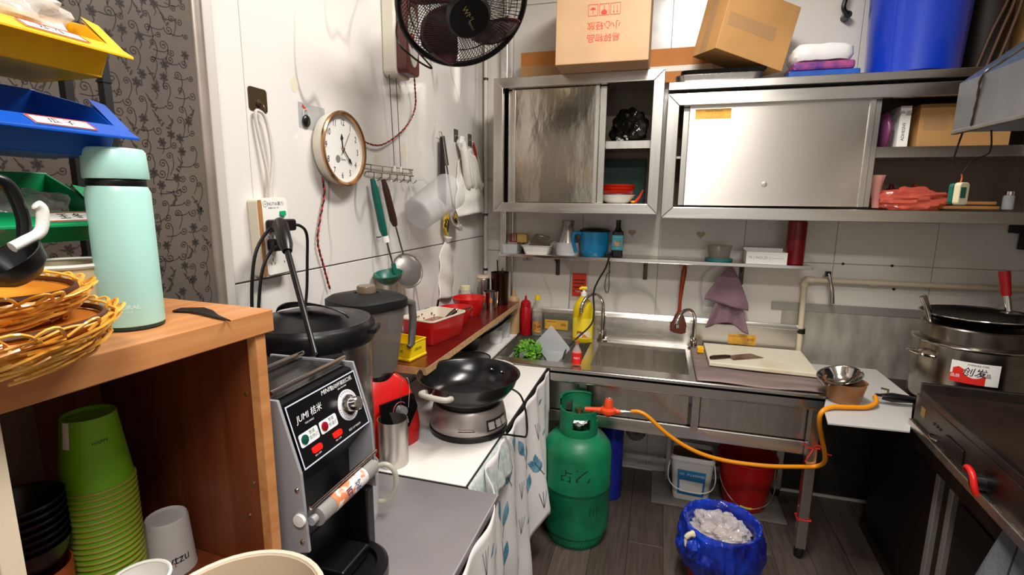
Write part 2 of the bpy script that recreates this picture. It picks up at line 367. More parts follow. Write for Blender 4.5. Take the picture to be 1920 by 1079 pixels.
# red twine tied on the leg
for nm, z, lb in (('twine_knot', .51, 'red twine tied around the sink rail at the leg'), ('twine_knot', .185, 'red twine loop tied low around the sink leg')):
    t = thing(nm, lb, 'twine', (.655, 2.195, z)); m = mat('red_twine', 'd8261c', .6); mb = MB()
    mb.tube([(-.024, -.024, 0), (.024, -.024, .004), (.024, .024, .002), (-.024, .024, 0)], .0028, 6, closed=True)
    if z > .3: mb.tube(spline([(0, -.026, 0), (-.02, -.05, -.02), (-.03, -.045, -.05)]), .0025, 6); mb.tube(spline([(0, -.026, 0), (.01, -.05, .03), (.04, -.05, 0), (.06, -.05, -.005)]), .0025, 6)
    mb.build('loop', m, t, smooth=True)
# taps
def faucet(name, label, x, y, reach, h, dx):
    t = thing(name, label, 'tap', (x, y, ZS))
    MB().lathe([(.028, 0), (.027, .008), (.016, .014), (.015, .05), (.012, .06)], 24).build('base', CHROME, t, smooth=True)
    r = reach/2; d = V((dx, -1, 0)).normalized()
    pts = [(0, 0, .05), (0, 0, h-r)] + [tuple(d*(r-r*cos(a)) + V((0, 0, h-r+r*sin(a)))) for a in [pi*i/14*.93 for i in range(1, 15)]]
    sp = MB().tube(pts, .009, 14).build('spout', CHROME, t, smooth=True)
    e = V(pts[-1]); MB().cyl(e, e+V((0, 0, -.018))+d*-.003, .011).build('nozzle', CHROME, sp, smooth=True)
    MB().tube([(0, 0, .04), (-.012, -.03, .055), (-.02, -.05, .075)], [.007, .006, .005], 10).build('lever', CHROME, t, smooth=True)
faucet('gooseneck_tap', 'chrome gooseneck tap beside the yellow soap bottle', -.262, 2.668, .17, .265, -.75)
faucet('gooseneck_tap', 'chrome gooseneck tap in front of the brown silicone spatula', .205, 2.665, .16, .215, -.75)
# ================================================================ WALL CABINETS
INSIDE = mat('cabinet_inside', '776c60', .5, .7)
def wallcab(name, label, X0, X1, Y0, Y1, Z0, Z1, fwid, topx=0):
    c = thing(name, label, 'cabinet', ((X0+X1)/2, (Y0+Y1)/2, Z0))
    B = lambda mb, n, m=STEEL, **k: mb.build(n, m, c, local=False, **k)
    t = .012
    B(MB().box(X0+.004, X1-.004, Y1-t, Y1, Z0+.005, Z1-.005), 'back_panel', INSIDE)
    B(MB().box(X0+.004, X0+.004+t, Y0+.03, Y1-t, Z0+.005, Z1-.005), 'side_panel', STEEL); B(MB().box(X1-.004-t, X1-.004, Y0+.03, Y1-t, Z0+.005, Z1-.005), 'side_panel', STEEL)
    B(MB().box(X0+.004, X1-.004, Y0+.03, Y1-t, Z1-.02, Z1-.005), 'top_panel', STEEL); B(MB().box(X0+.004, X1-.004, Y0+.03, Y1-t, Z0+.005, Z0+fwid-.001), 'bottom_panel', STEEL)
    M = frame((0, Y0+.03, 0), (1, 0, 0), (0, 0, 1))
    for q, poly in enumerate(ring2(X0, X1, Z0, Z1, fwid)):
        B(MB().prism([(x, z) for x, z in poly], .03, M), 'frame_side', STEEL if q % 2 else STEELH, bevel=.0025)
    return c, B
CL, CB = wallcab('wall_cabinet', 'stainless wall cabinet with sliding door half open on stacked orange bowls', -.79, -.012, 2.37, 2.712, 1.44, 2.062, .047)
d = CB(MB().box(-.70, -.305, 2.402, 2.414, 1.488, 2.014), 'sliding_door', mat('dented_steel', 'b0a698', .16, 1, var=.1, vscale=2, bump=.25, bscale=5, bstretch=(2.4, 1, 1.1)), bevel=.002)
for x in (-.70, -.305): MB().box(x-.006, x+.012, 2.396, 2.418, 1.488, 2.014).build('door_stile', STEEL, d, local=False, bevel=.002)
d = CB(MB().box(-.73, -.28, 2.424, 2.434, 1.488, 2.014), 'sliding_door', STEEL); MB().box(-.292, -.262, 2.419, 2.437, 1.488, 2.014).build('door_stile', STEEL, d, local=False, bevel=.002)
CB(MB().box(-.74, -.06, 2.445, 2.69, 1.745, 1.757), 'shelf', STEEL); CB(MB().box(-.26, -.06, 2.44, 2.446, 1.738, 1.772), 'shelf_lip', STEEL)
CR, CB2 = wallcab('wall_cabinet', 'wide stainless wall cabinet with yellow sticker on its sliding door', .004, 1.40, 2.37, 2.712, 1.425, 1.956, .050)
d = CB2(MB().box(.098, .795, 2.402, 2.414, 1.484, 1.910), 'sliding_door', mat('bright_door_steel', 'd8d0c6', .30, 1, var=.04, vscale=2, stretch=(1, 1, .3), bump=.04, bscale=4, aniso=.8), bevel=.002)
MB().box(.775, .797, 2.396, 2.418, 1.484, 1.910).build('door_stile', STEEL, d, local=False, bevel=.002)
MB().lathe([(.012, 0), (.008, .0006), (.001, .001)], 20, frame((.42, 2.4018, 1.575), (1, 0, 0), (0, 0, 1))).build('dent', STEEL, d, local=False, smooth=True)
o = MB().box(.122, .266, 2.4008, 2.402, 1.852, 1.893).build('sticker', STICKY, d, local=False); o['label'] = 'yellow sticker'
text('MADE OF STAINLESS', .008, PRINT, d, frame((.16, 2.4004, 1.884), (1, 0, 0), (0, 0, 1)), local=False, align='LEFT')
d = CB2(MB().box(.075, .815, 2.424, 2.434, 1.484, 1.910), 'sliding_door', STEEL); MB().box(.80, .824, 2.419, 2.437, 1.484, 1.910).build('door_stile', STEEL, d, local=False, bevel=.002)
CB2(MB().box(.02, 1.384, 2.445, 2.69, 1.690, 1.70), 'shelf', STEEL); CB2(MB().box(.826, 1.343, 2.438, 2.446, 1.684, 1.726), 'shelf_lip', STEELH)
CB2(MB().box(.004, 1.40, 2.372, 2.712, 1.970, 2.003), 'top_slab', STEELH, bevel=.003)
# ================================================================ WALL SHELF
sh = thing('wall_shelf', 'long narrow stainless wall shelf below the cabinets', 'shelf', (-.05, YB, 1.205))
B = lambda mb, n, m=STEELH, **k: mb.build(n, m, sh, local=False, **k)
B(MB().box(-.805, .672, 2.522, YB-.002, 1.213, 1.218), 'board'); B(MB().box(-.805, .672, 2.515, 2.523, 1.203, 1.220), 'front_lip', CHROME, bevel=.002)
for x in (-.526, -.057, .410):
    k = B(MB().box(x-.011, x+.011, YB-.006, YB-.001, 1.09, 1.212), 'bracket', DKSTEEL)
    MB().prism([(0, 0), (.12, .0), (.12, -.008), (.008, -.06), (0, -.06)], .004, frame((x-.002, YB-.006, 1.212), (0, -1, 0), (0, 0, 1))).build('gusset', DKSTEEL, k, local=False)
# ================================================================ STEEL COUNTER (near) AND WHITE TABLE (far)
t = thing('steel_counter', 'brushed steel worktop in the near left corner under the cup sealing machine', 'counter', (-.65, .3, 0))
Bn = lambda mb, n, m, **k: mb.build(n, m, t, local=False, **k)
Bn(MB().box(XL+.042, -.357, -.4, 1.128, .728, .75), 'top', mat('counter_steel', 'a8a2a4', .42, .65, var=.12, vscale=2, stretch=(1, 1, 1), rvar=.08), bevel=.003)
for x in (-.90, -.47):
    for y in (-.35, 1.08): Bn(MB().box(x-.02, x+.02, y-.02, y+.02, 0, .728), 'leg', STEEL)
t = thing('prep_table', 'white topped prep table along the tiled wall holding the wok', 'table', (-.71, 1.63, 0))
Bn(MB().box(XL+.012, -.449, 1.132, 2.128, .728, .7495), 'top', mat('table_body', '26221f', .5), bevel=.002)
for x in (-.92, -.50):
    for y in (1.18, 2.07): Bn(MB().box(x-.02, x+.02, y-.02, y+.02, 0, .728), 'leg', STEEL)
MATW = mat('white_vinyl', 'e2ded8', .35)
mt = tag(MB().box(XL+.02, -.452, 1.134, 2.126, .7497, .7515).build('table_mat', MATW), 'white vinyl table mat with a blue dotted shell print by the hot plate', 'mat')
SHB = mat('print_blue', '7fb4cf', .5); SHY = mat('print_tan', 'd8a74a', .5)
mb = MB()
for r in range(8):
    for k in range(26):
        a = -.5+k*.14; x = -.715+(.028+.008*r)*cos(a); y = 1.345+(.028+.008*r)*sin(a)
        mb.box(x-.0012, x+.0012, y-.0012, y+.0012, .7516, .7517)
tag(mb.build('dot_print', SHB, mt, local=False), kind='stuff')
MB().prism([(-.735+.030*cos(a)*(1+.25*sin(a)), 1.33+.022*sin(a)) for a in [i*2*pi/20 for i in range(20)]], .0002, Matrix.Translation((0, 0, .7516))).build('shell_print', SHY, mt, local=False)
# patterned cloth hung along the table side
def cx(s):
    k = min(1, max(0, (s-1.06)/.22)); k = k*k*(3-2*k)
    return -.348*(1-k)-.438*k 
def curtain(s, z, off=0):
    dz = (.745-z)
    x = cx(s) + dz*.03 + (.004+.020*dz)*sin(s*38+1.2*sin(z*3)) + .006*dz*noise.noise(V((s*9, z*4, 2.0)))*4
    x += .085*dz*math.exp(-((s-1.84)/.055)**2)
    y = s+.012*dz*sin(s*21); dy = abs(y-2.075)
    if z < .55 and dy < .152: x = min(x, -.290-math.sqrt(.152**2-dy**2))
    return V((x+off, y, z))
CLOTH = mat('white_cloth', 'dedad6', .8, bump=.05, bscale=90); BLEAF = mat('blue_leaf_print', '3a7390', .8, col2='7ba9bd', vscale=25); STEM = mat('leaf_stem_print', '2f4854', .8)
t = thing('hanging_cloth', 'white cloth printed with blue leaves hung along the table side', 'cloth', (-.43, 1.35, .02))
MB().grid(lambda u, v: (lambda s, z0: curtain(s, z0+(.743-z0)*v))(.35+1.77*u, .03+.20*min(1, max(0, (.35+1.77*u-1.70)/.12))), 220, 28).build('fabric', CLOTH, t, local=False, smooth=True, solid=.0015)
mb = MB(); ms = MB(); random.seed(5)
def leaf(s0, z0, ang, ln, wd):
    n = 8; pts = []
    for i in range(n+1): tt = i/n; pts.append((ln*tt, wd*sin(pi*tt)*(1-.25*tt)))
    poly = pts + [(a, -b) for a, b in reversed(pts[1:-1])]
    vs = [curtain(s0+x*cos(ang)-y*sin(ang), z0+x*sin(ang)+y*cos(ang), .0024) for x, y in poly]
    mb.add(vs, [tuple(range(len(vs)))])
def stem(s0, z0, s1, z1, w=.0014):
    d = V((s1-s0, z1-z0)); nn = V((-d.y, d.x)).normalized()*w; vs = []
    for i in range(7):
        for q in (1, -1): vs.append(curtain(s0+d.x*i/6+nn.x*q, z0+d.y*i/6+nn.y*q, .0028))
    ms.add(vs, [(2*i, 2*i+1, 2*i+3, 2*i+2) for i in range(6)])
s_ = .62; row = 0
while s_ < 2.08:
    z_ = .68-(row % 2)*.07
    while z_ > .08:
        s0 = s_+random.uniform(-.02, .02); k = random.random(); a = rad(random.choice((60, 75, 105, 120, 45)))
        if z_ < .30 and s0 > 1.62: z_ -= .145; continue
        if k < .45:
            leaf(s0, z_-.03, a, .085, .021); stem(s0, z_-.03, s0-cos(a)*.035, z_-.03-sin(a)*.035)
        elif k < .75:
            for q in range(4):
                for sg in (-1, 1): leaf(s0+cos(a)*q*.016, z_-.03+sin(a)*q*.016, a+sg*.7, .036, .009)
            stem(s0-cos(a)*.03, z_-.03-sin(a)*.03, s0+cos(a)*.05, z_-.03+sin(a)*.05)
        else:
            for q in (-1, 0, 1): stem(s0, z_-.05, s0+.014*q, z_+.02, .0009)
            leaf(s0+.03, z_-.02, rad(20), .04, .009)
        z_ -= .145
    s_ += .092; row += 1
tag(mb.build('leaf_print', BLEAF, t, local=False), kind='stuff'); tag(ms.build('stem_print', STEM, t, local=False), kind='stuff')
LACE = mat('lace_cloth', 'd3d5d2', .7, col2='a9b8b0', vscale=60, alpha=.85)
t = thing('lace_cover', 'pale lace table cover hanging from the table edge below the hot plate', 'cloth', (-.42, 1.27, .5))
MB().grid(lambda u, v: (-.4475+.030*(1-v)**.7+.004*sin(u*30)*(1-v), 1.14+.34*u, .62+.126*v), 40, 10).build('fabric', LACE, t, local=False, smooth=True, solid=.0012)
# ================================================================ ORANGE-BROWN OPEN CABINET
ZT = 1.332; CX, CY = -.557, .614
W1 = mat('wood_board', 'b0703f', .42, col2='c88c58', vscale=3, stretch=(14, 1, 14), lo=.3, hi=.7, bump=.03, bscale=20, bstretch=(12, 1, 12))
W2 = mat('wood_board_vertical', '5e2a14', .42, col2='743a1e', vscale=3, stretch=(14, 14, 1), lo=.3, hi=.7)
cb = thing('open_cabinet', 'orange wood open cabinet holding cups with a thermos on top', 'cabinet', (CX, CY, .752), rad(-3.5))
zb0 = ZT-.752
MB().box(-.385, 0, -.345, 0, zb0-.034, zb0).build('top_board', W1, cb, bevel=.0015)
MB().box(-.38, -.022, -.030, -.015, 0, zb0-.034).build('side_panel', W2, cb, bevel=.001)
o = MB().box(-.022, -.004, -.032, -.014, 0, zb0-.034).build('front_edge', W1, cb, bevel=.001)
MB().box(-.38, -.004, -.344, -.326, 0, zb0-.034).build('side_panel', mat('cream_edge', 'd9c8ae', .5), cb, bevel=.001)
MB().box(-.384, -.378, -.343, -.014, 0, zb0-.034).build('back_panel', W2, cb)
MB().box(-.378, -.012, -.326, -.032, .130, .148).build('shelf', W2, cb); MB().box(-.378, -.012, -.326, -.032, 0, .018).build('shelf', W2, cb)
for z in (.45, .24, .30):
    MB().lathe([(.003, 0), (.003, .001)], 10, frame((-.035 if z > .26 else -.05, -.0303, z), (1, 0, 0), (0, 0, 1))).build('screw', CHROME, cb)
SHZ = .752+.148+.0005
# green paper cups, nested upside down
CUPG = mat('green_paper_cup', '6fae1c', .5, var=.08, vscale=6); CUPR = mat('cup_rim_green', '9a9a3c', .5)
def cup(label, group=None):
    c = thing('paper_cup', label, 'cup', (-.748, .466, SHZ), 0, group)
    MB().lathe([(.0425, .004), (.031, .105), (.031, .1045), (.0295, .1045), (.0295, .100), (.001, .100)], 32).build('cup_wall', CUPG, c, smooth=True)
    MB().tube([(.0425*cos(a), .0425*sin(a), .003) for a in [i*2*pi/32 for i in range(32)]], .0024, 6, closed=True).build('rolled_rim', CUPR, c, smooth=True)
    return c
ORD = ('topmost second third fourth fifth sixth seventh eighth ninth tenth eleventh twelfth thirteenth fourteenth fifteenth sixteenth seventeenth eighteenth nineteenth twentieth twenty-first twenty-second twenty-third twenty-fourth').split()
c0 = cup('lowest green paper cup of the upside down stack', 'nested green paper cups')
n_c = 24
for i in range(1, n_c):
    c = copy_tree(c0); c.location.z = SHZ+i*.0085; c['label'] = ORD[n_c-1-i]+' green paper cup from the top of the upside down stack'
    if i == n_c-1:
        c['label'] = 'topmost green paper cup of the stack, with dark lettering'
        text('HAPPY', .007, PRINT, c, frame((0.0, 0, .072), (1, 0, 0), (0, 1, 0)) @ Matrix.Rotation(rad(-18), 4, 'Z') @ Matrix.Identity(4), bend=.0350, sx=.9)
        for k, (a, z, m, w_) in enumerate(((-1.45, .088, PAPER, .3),)):
            MB().grid(lambda u, v: (( .0425-.0115*((z-.02+.036*v)-.004)/.101+.0004)*cos(a+w_*(u-.5)), (.0425-.0115*((z-.02+.036*v)-.004)/.101+.0004)*sin(a+w_*(u-.5)), z-.02+.036*v), 6, 3).build('white_print_patch', m, c)
# black bowls on an orange tub
t = thing('plastic_tub', 'orange tub under the black bowls inside the cabinet', 'tub', (-.745, .375, SHZ))
MB().shell([(.036, 0), (.04, .09), (.041, .128)], .002, 28).build('tub', mat('orange_tub', 'a84a1c', .45), t, smooth=True)
BOWLB = mat('black_bowl', '08080a', .3)
b0 = None
for i in range(7):
    if b0 is None:
        b0 = thing('plastic_bowl', 'black plastic bowl nested in the stack beside the green cups', 'bowl', (-.745, .375, SHZ+.129), 0, 'nested black bowls')
        MB().shell([(.030, 0), (.038, .018), (.042, .034), (.0435, .036)], .0015, 28).build('bowl', BOWLB, b0, smooth=True); c = b0
    else: c = copy_tree(b0); c.location.z = SHZ+.129+i*.010
    c['label'] = ('lowest', 'second lowest', 'third lowest', 'middle', 'third highest', 'second highest', 'topmost')[i]+' black plastic bowl of the nested stack beside the green cups'
# translucent cup with handwriting, white cup
t = thing('plastic_cup', 'translucent plastic cup upside down with a red and black scrawl print', 'cup', (-.735, .547, SHZ)); t.scale = (.86, .86, 1.0)
MB().lathe([(.042, 0), (.041, .004), (.035, .088), (.033, .092), (.031, .088), (.001, .087)], 32).build('cup', MILKY, t, smooth=True)
text('dvvr~ytzu', .022, PRINT, t, Matrix.Translation((0, 0, .03)) @ Matrix.Rotation(rad(-55), 4, 'Z'), bend=.0402)
text('o  m', .018, mat('red_scrawl', 'a84848', .6), t, Matrix.Translation((0, 0, .024)) @ Matrix.Rotation(rad(-50), 4, 'Z'), bend=.0404)
t = thing('paper_cup', 'plain white paper cup with its open rim up at the front of the shelf', 'cup', (-.648, .436, SHZ))
MB().shell([(.027, 0), (.0355, .088)], .0012, 32).build('cup_wall', PAPER, t, smooth=True)
MB().tube([(.0355*cos(a), .0355*sin(a), .088) for a in [i*2*pi/32 for i in range(32)]], .0024, 6, closed=True).build('rolled_rim', PAPER, t, smooth=True)
t = thing('plastic_basin', 'beige translucent plastic tub in the near corner of the steel counter', 'tub', (-.455, .405, .7505))
MB().shell([(.075, 0), (.09, .20), (.097, .268)], .003, 40).build('tub', mat('beige_plastic', 'c9b59a', .4, alpha=.92), t, smooth=True)
MB().tube([(.099*cos(a), .099*sin(a), .268) for a in [i*2*pi/40 for i in range(40)]], .004, 8, closed=True).build('rim', mat('beige_rim', 'd8c8b2', .4), t, smooth=True)
# thermos
t = thing('thermos_flask', 'mint green thermos flask standing on the orange cabinet', 'flask', (-.650, .473, ZT))
MINT = mat('mint_paint', 'a9d8cd', .35, coat=.1)
MB().lathe([(.031, 0), (.0335, .002), (.0335, .006)], 40).build('base_ring', mat('dark_green_rubber', '16302c', .5), t, smooth=True)
MB().lathe([(.0335, .006), (.0340, .008), (.0335, .172), (.031, .178), (.03, .180)], 48).build('body', MINT, t, smooth=True)
MB().lathe([(.030, .178), (.0315, .181), (.0315, .186), (.030, .189)], 40).build('neck_ring', BLACK, t, smooth=True)
MB().lathe([(.033, .188), (.0338, .190), (.0325, .221), (.030, .2245), (.001, .2250)], 48).build('lid', MINT, t, smooth=True)
LT = mat('pale_print', 'dff0ea', .5)
text('◐ NATURAL', .0075, LT, t, Matrix.Translation((0, 0, .031)) @ Matrix.Rotation(rad(-58), 4, 'Z'), bend=.0343)
text('WATER CUP', .0035, LT, t, Matrix.Translation((0, 0, .025)) @ Matrix.Rotation(rad(-52), 4, 'Z'), bend=.0343)
# dark curved blade beside the thermos
t = thing('plastic_scraper', 'black curved plastic scraper lying beside the thermos', 'scraper', (-.62, .545, ZT+.0008))
MB().prism([(-.06, .02), (-.03, .034), (.0, .022), (.03, .002), (.072, -.018), (.03, -.008), (-.005, .002), (-.03, .006), (-.055, .002)], .003).build('blade', BLACK, t, bevel=.001)
# paper bowl
t = thing('paper_bowl', 'cream paper bowl with a red print behind the thermos', 'bowl', (-.715, .445, ZT))
MB().shell([(.040, 0), (.052, .082)], .0015, 40).build('bowl_wall', mat('cream_paper', 'dcc9a4', .6), t, smooth=True)
MB().tube([(.0525*cos(a), .0525*sin(a), .083) for a in [i*2*pi/40 for i in range(40)]], .003, 6, closed=True).build('rolled_rim', PAPER, t, smooth=True)
MB().grid(lambda u, v: ((.0435+.012*v*.5+.0006)*cos(-1.15+.5*u), (.0435+.012*v*.5+.0006)*sin(-1.15+.5*u), .02+.035*v*(1+.3*sin(u*9))), 10, 3).build('red_print', mat('dark_red_print', '7d1418', .6), t)
# wicker baskets
WICK = mat('orange_wicker', 'e2901e', .35, col2='f0bd5a', vscale=30, coat=.3)
def basket(name, label, loc, tilt, R, h, seed):
    t = thing(name, label, 'basket', loc, rot=(tilt[0], tilt[1], 0)); random.seed(seed)
    prof = lambda v: R*(.45+.55*v**.55)
    MB().lathe([(.001, .003), (R*.42, .003), (prof(.25), h*.25), (prof(.6), h*.6), (prof(.92), h*.92)], 40).build('woven_body', mat('wicker_body', 'e0982c', .5, col2='b86a14', vscale=5, stretch=(1, 1, 60), lo=.45, hi=.55), t, smooth=True)
    mb = MB()
    for k in range(130):
        a0 = random.uniform(0, 2*pi); v0 = random.uniform(.1, .75); span = random.uniform(.7, 1.8); v1 = min(1.12, v0+random.uniform(.05, .5)); pts = []
        for i in range(10):
            q = i/9; a = a0+span*q; v = v0+(v1-v0)*q+.06*sin(q*7+k); r = prof(max(.02, min(1, v)))+.003+.0022*(k % 5)+.016*max(0, v-.85)+.004*sin(q*9+k)
            pts.append((r*cos(a), r*sin(a), h*max(.03, v)))
        mb.tube(pts, random.uniform(.0011, .0018), 5)
    for k in range(26):   # loops along the rim
        a0 = 2*pi*k/26+random.uniform(-.08, .08); s = random.uniform(.2, .34); pts = []
        for i in range(9):
            q = i/8; a = a0+s*(q-.5)*1.3; r = R*1.0+.004+.012*sin(pi*q); pts.append((r*cos(a), r*sin(a), h*(.86+.26*sin(pi*q))))
        mb.tube(pts, .0016, 5)
    mb.build('wicker_strands', WICK, t, smooth=True)
    MB().tube([(prof(.97)*cos(a)+0, prof(.97)*sin(a), h*.99) for a in [i*2*pi/40 for i in range(40)]], .003, 6, closed=True).build('dark_band', mat('dark_band', '4a2412', .5), t, smooth=True)
basket('wicker_basket', 'lower orange woven plastic basket on the cabinet top', (-.592, .292, ZT+.001), (0, 0), .090, .050, 1)
basket('wicker_basket', 'upper orange woven plastic basket nested in the lower one', (-.610, .292, ZT+.042), (rad(-2), rad(3)), .078, .040, 2)
# bin rack
t = thing('bin_rack', 'black plastic rack holding coloured storage bins above the cabinet', 'rack', (-.78, .45, ZT))
for y in (.5225, .574):
    mb = MB().box(-.796, -.784, y-.0055, y+.0055, ZT, 1.70)
    for k in range(7): mb.box(-.797, -.783, y-.0068, y+.0068, ZT+.03+k*.05, ZT+.033+k*.05)
    mb.build('post', BLACKM, t, local=False)
MB().box(-.81, -.77, .12, .585, ZT, ZT+.012).build('foot', BLACKM, t, local=False)
MB().box(-.796, -.784, .14, .152, ZT+.012, 1.7).build('post', BLACKM, t, local=False)
for z in (1.60, 1.50, 1.40): MB().box(-.7835, -.7735, .14, .58, z, z+.012).build('rail', BLACKM, t, local=False)
def storage_bin(label, m, x, y1, z, lab):
    b = thing('storage_bin', label, 'bin', (x, y1, z)); L = .34; bk = -.772-x   # lip at x, runs to y1-L; front scooped outward
    prof = [(-.115, .075), (-.115, 0), (-.040, 0), (-.018, .030), (.0, .040), (.0, .0365), (-.006, .030)]
    mb = MB()
    mb.box(bk, bk+.003, -L, -.010, 0, .085); mb.box(bk, -.035, -L, -.010, 0, .003)
    mb.add([(-.036, -L, 0), (-.036, -.014, 0), (-.016, -.010, .034), (-.016, -L, .034), (-.039, -L, .002), (-.039, -.014, .002), (-.019, -.010, .036), (-.019, -L, .036)], [(0, 1, 2, 3), (7, 6, 5, 4), (1, 5, 6, 2), (0, 3, 7, 4), (3, 2, 6, 7)])
    mb.prism([(bk, 0), (-.036, 0), (-.016, .034), (-.05, .06), (bk, .085)], .003, frame((0, -.010, 0), (1, 0, 0), (0, 0, 1)))
    mb.build('body', m, b, bevel=.001)
    MB().add([(-.019, -L, .034), (-.019, .0, .034), (.006, .0, .020), (.006, -L, .020), (-.019, -L, .0375), (-.019, 0, .0375), (.006, 0, .0235), (.006, -L, .0235)], [(0, 3, 2, 1), (4, 5, 6, 7), (3, 7, 6, 2), (1, 2, 6, 5)]).build('front_lip', m, b, bevel=.0008)
    MB().add([(-.019, -.012, .034), (-.019, .008, .030), (-.056, .008, .062), (-.056, -.012, .066), (-.019, -.012, .038), (-.019, .008, .034), (-.056, .008, .066), (-.056, -.012, .070)], [(0, 3, 2, 1), (4, 5, 6, 7), (1, 2, 6, 5), (0, 1, 5, 4)]).build('side_lip', m, b)
    y = -.075 if lab != '王 冬' else -.050
    M = frame((-.0065, y, .0312), (0, 1, 0), (-.025, 0, .014))
    p = MB().box(-.030, .030, -.010, .010, 0, .0006, M).build('paper_label', PAPER, b)
    mb = MB()
    for a in ring2(-.030, .030, -.010, .010, .0016): mb.prism(a, .0003, M @ Matrix.Translation((0, 0, .0007)))
    mb.build('red_border', PRED, p); text(lab, .012, PRINT, p, M @ Matrix.Translation((0, 0, .0011)))
storage_bin('yellow storage bin with a clear bag of food on the rack', YELLOW, -.622, .486, 1.640, '花 生')
storage_bin('blue storage bin on the rack right below the yellow one', BLUE, -.622, .482, 1.546, '瓜 子')
storage_bin('green storage bin half hidden behind the thermos', GREENP, -.668, .482, 1.443, '王 冬')
def crumple(name, label, cat, c, r, m, seed, amp=.35, fq=2.6, n=40, k=24, part='film'):
    t = thing(name, label, cat, (c[0], c[1], c[2]-r[2]))
    mb = MB(); mb.ball((0, 0, r[2]), r[0], r[1], r[2], n, k, amp=amp, fq=fq, seed=seed)
    mb.v = [(x, y, max(.0005, z)) for x, y, z in mb.v]
    mb.build(part, m, t, smooth=True); return t
t = crumple('food_bag', 'crumpled clear bag of nuts in the yellow bin', 'bag', (-.692, .39, 1.690), (.040, .075, .044), mat('bag_film', 'e8e2da', .15, alpha=.5, bump=.5, bscale=25), 3)
NUT = mat('nuts', 'c9a87a', .6, var=.3, vscale=60); mb = MB(); random.seed(4)
for k in range(40): mb.ball((random.uniform(-.026, .026), random.uniform(-.05, .05), random.uniform(.012, .035)), .006, .005, .005, 8, 5)
tag(mb.build('nut_pieces', NUT, t, smooth=True), kind='stuff')
crumple('food_bag', 'shiny clear bag lying in the green bin', 'bag', (-.722, .40, 1.478), (.036, .06, .030), mat('bag_film2', 'b8b4ae', .1, alpha=.45, bump=.5, bscale=25), 8)
# black scoops hung at the near left
t = thing('serving_ladle', 'glossy black plastic ladles hanging at the left edge above the baskets', 'ladle', (-.505, .268, 1.425)); t.scale = (.82, .82, .82)
M = Matrix.Translation((0, .006, .028)) @ Matrix.Rotation(rad(35), 4, 'X')
MB().lathe([(.001, -.026), (.016, -.023), (.027, -.012), (.031, .002), (.029, .002), (.015, -.02), (.001, -.023)], 28, M).build('bowl', BLACK, t, smooth=True)
MB().tube(spline([(0, -.01, .05), (0, -.012, .085), (0, .0, .105), (0, .016, .10), (0, .024, .07), (0, .022, .045)]), .006, 10).build('handle', BLACK, t, smooth=True)
MB().tube(spline([(.006, .008, .04), (.006, .02, .046), (.006, .034, .055), (.006, .038, .075), (.006, .033, .082)]), [.0055]*24+[.004], 10).build('hook', WHITE, t, smooth=True)
MB().tube([(0, -.01, .115), (0, -.06, .115)], .004, 8).build('rail', BLACK, t)
# ================================================================ CUP SEALING MACHINE
sm = thing('cup_sealer', 'grey and black cup sealing machine with dial and red switches', 'machine', (-.66, .725, .7505))
B = lambda mb, n, m, parent=sm, **k: mb.build(n, m, parent, local=False, **k)
PLATE = mat('grey_plate', 'a4a4a8', .35, .2)
side = [(-.785, 1.168), (-.582, 1.172), (-.545, 1.048), (-.538, .905), (-.56, .90), (-.56, .86), (-.785, .86)]
for y in (.617, .829): B(MB().prism(side, .006, frame((0, y+.006, 0), (1, 0, 0), (0, 0, 1))), 'side_plate', PLATE, bevel=.001)
o = B(MB().prism([(-.775, .87), (-.775, 1.135), (-.60, 1.163), (-.586, 1.160), (-.551, 1.045), (-.60, .98), (-.60, .87)], .206, frame((0, .829, 0), (1, 0, 0), (0, 0, 1))), 'housing', BLACK, bevel=.002)
pn = (V((.123, 0, .037))).normalized(); pu = V((-.037, 0, .123)).normalized()   # sloped console: normal and up
O = V((-.5635, .726, 1.1025)) + pn*.0012
PM = frame(O, (0, 1, 0), pu)
pnl = B(MB().box(-.098, .098, -.056, .056, 0, .0012, PM), 'control_panel', mat('panel_black', '08080c', .25))
PEDGE = mat('panel_frame_white', 'cfd2e2', .4)
mb = MB()
for q in ring2(-.098, .098, -.056, .056, .0022): mb.prism(q, .0004, PM @ Matrix.Translation((0, 0, .0012)))
B(mb, 'panel_border', PEDGE, pnl)
PT = lambda x, y, z=.0016: PM @ Matrix.Translation((x, y, z))
text('JUMI 桔米', .0155, PWHITE, pnl, PT(-.050, .026), local=False, shear=.2); text('YOU XINLE', .0045, PWHITE, pnl, PT(-.055, .014), local=False)
text('MINI9', .012, PWHITE, pnl, PT(.006, .046), local=False, shear=.2); text('自动杯碗封口机', .0095, PWHITE, pnl, PT(.052, .045), local=False); text('SEAL MACHINE', .004, PWHITE, pnl, PT(.050, .037), local=False)
for x, c, a, b in ((-.066, '0d4a3c', '智能', '加热灯'), (-.013, '8a0f1a', '智能', '恒温灯')):
    k = B(MB().prism(rrect(x-.024, x+.024, -.0175, .0055, .004), .0005, PT(0, -.004, .0012)), 'indicator_plate', PWHITE, pnl)
    B(MB().lathe([(.0085, 0), (.008, .002), (.001, .004)], 20, PT(x-.012, -.010, .0017)), 'indicator_lamp', mat('lamp_'+c, c, .2), k, smooth=True)
    text(a, .008, PRINT, k, PT(x+.009, -.0045, .0019), local=False); text(b, .008, PRINT, k, PT(x+.011, -.0135, .0019), local=False)
for x in (-.058, .0):
    k = B(MB().prism(rrect(x-.012, x+.012, -.041, -.030, .004), .003, PT(0, 0, .0012)), 'switch', mat('switch_red', 'd01810', .3, emit=.6))
    text('ON / OFF', .004, PWHITE, pnl, PT(x, -.046), local=False)
k = B(MB().lathe([(.030, 0), (.030, .001), (.001, .001)], 40, PT(.052, 0, .0012)), 'dial_plate', mat('dial_white', 'd8d8de', .4), pnl)
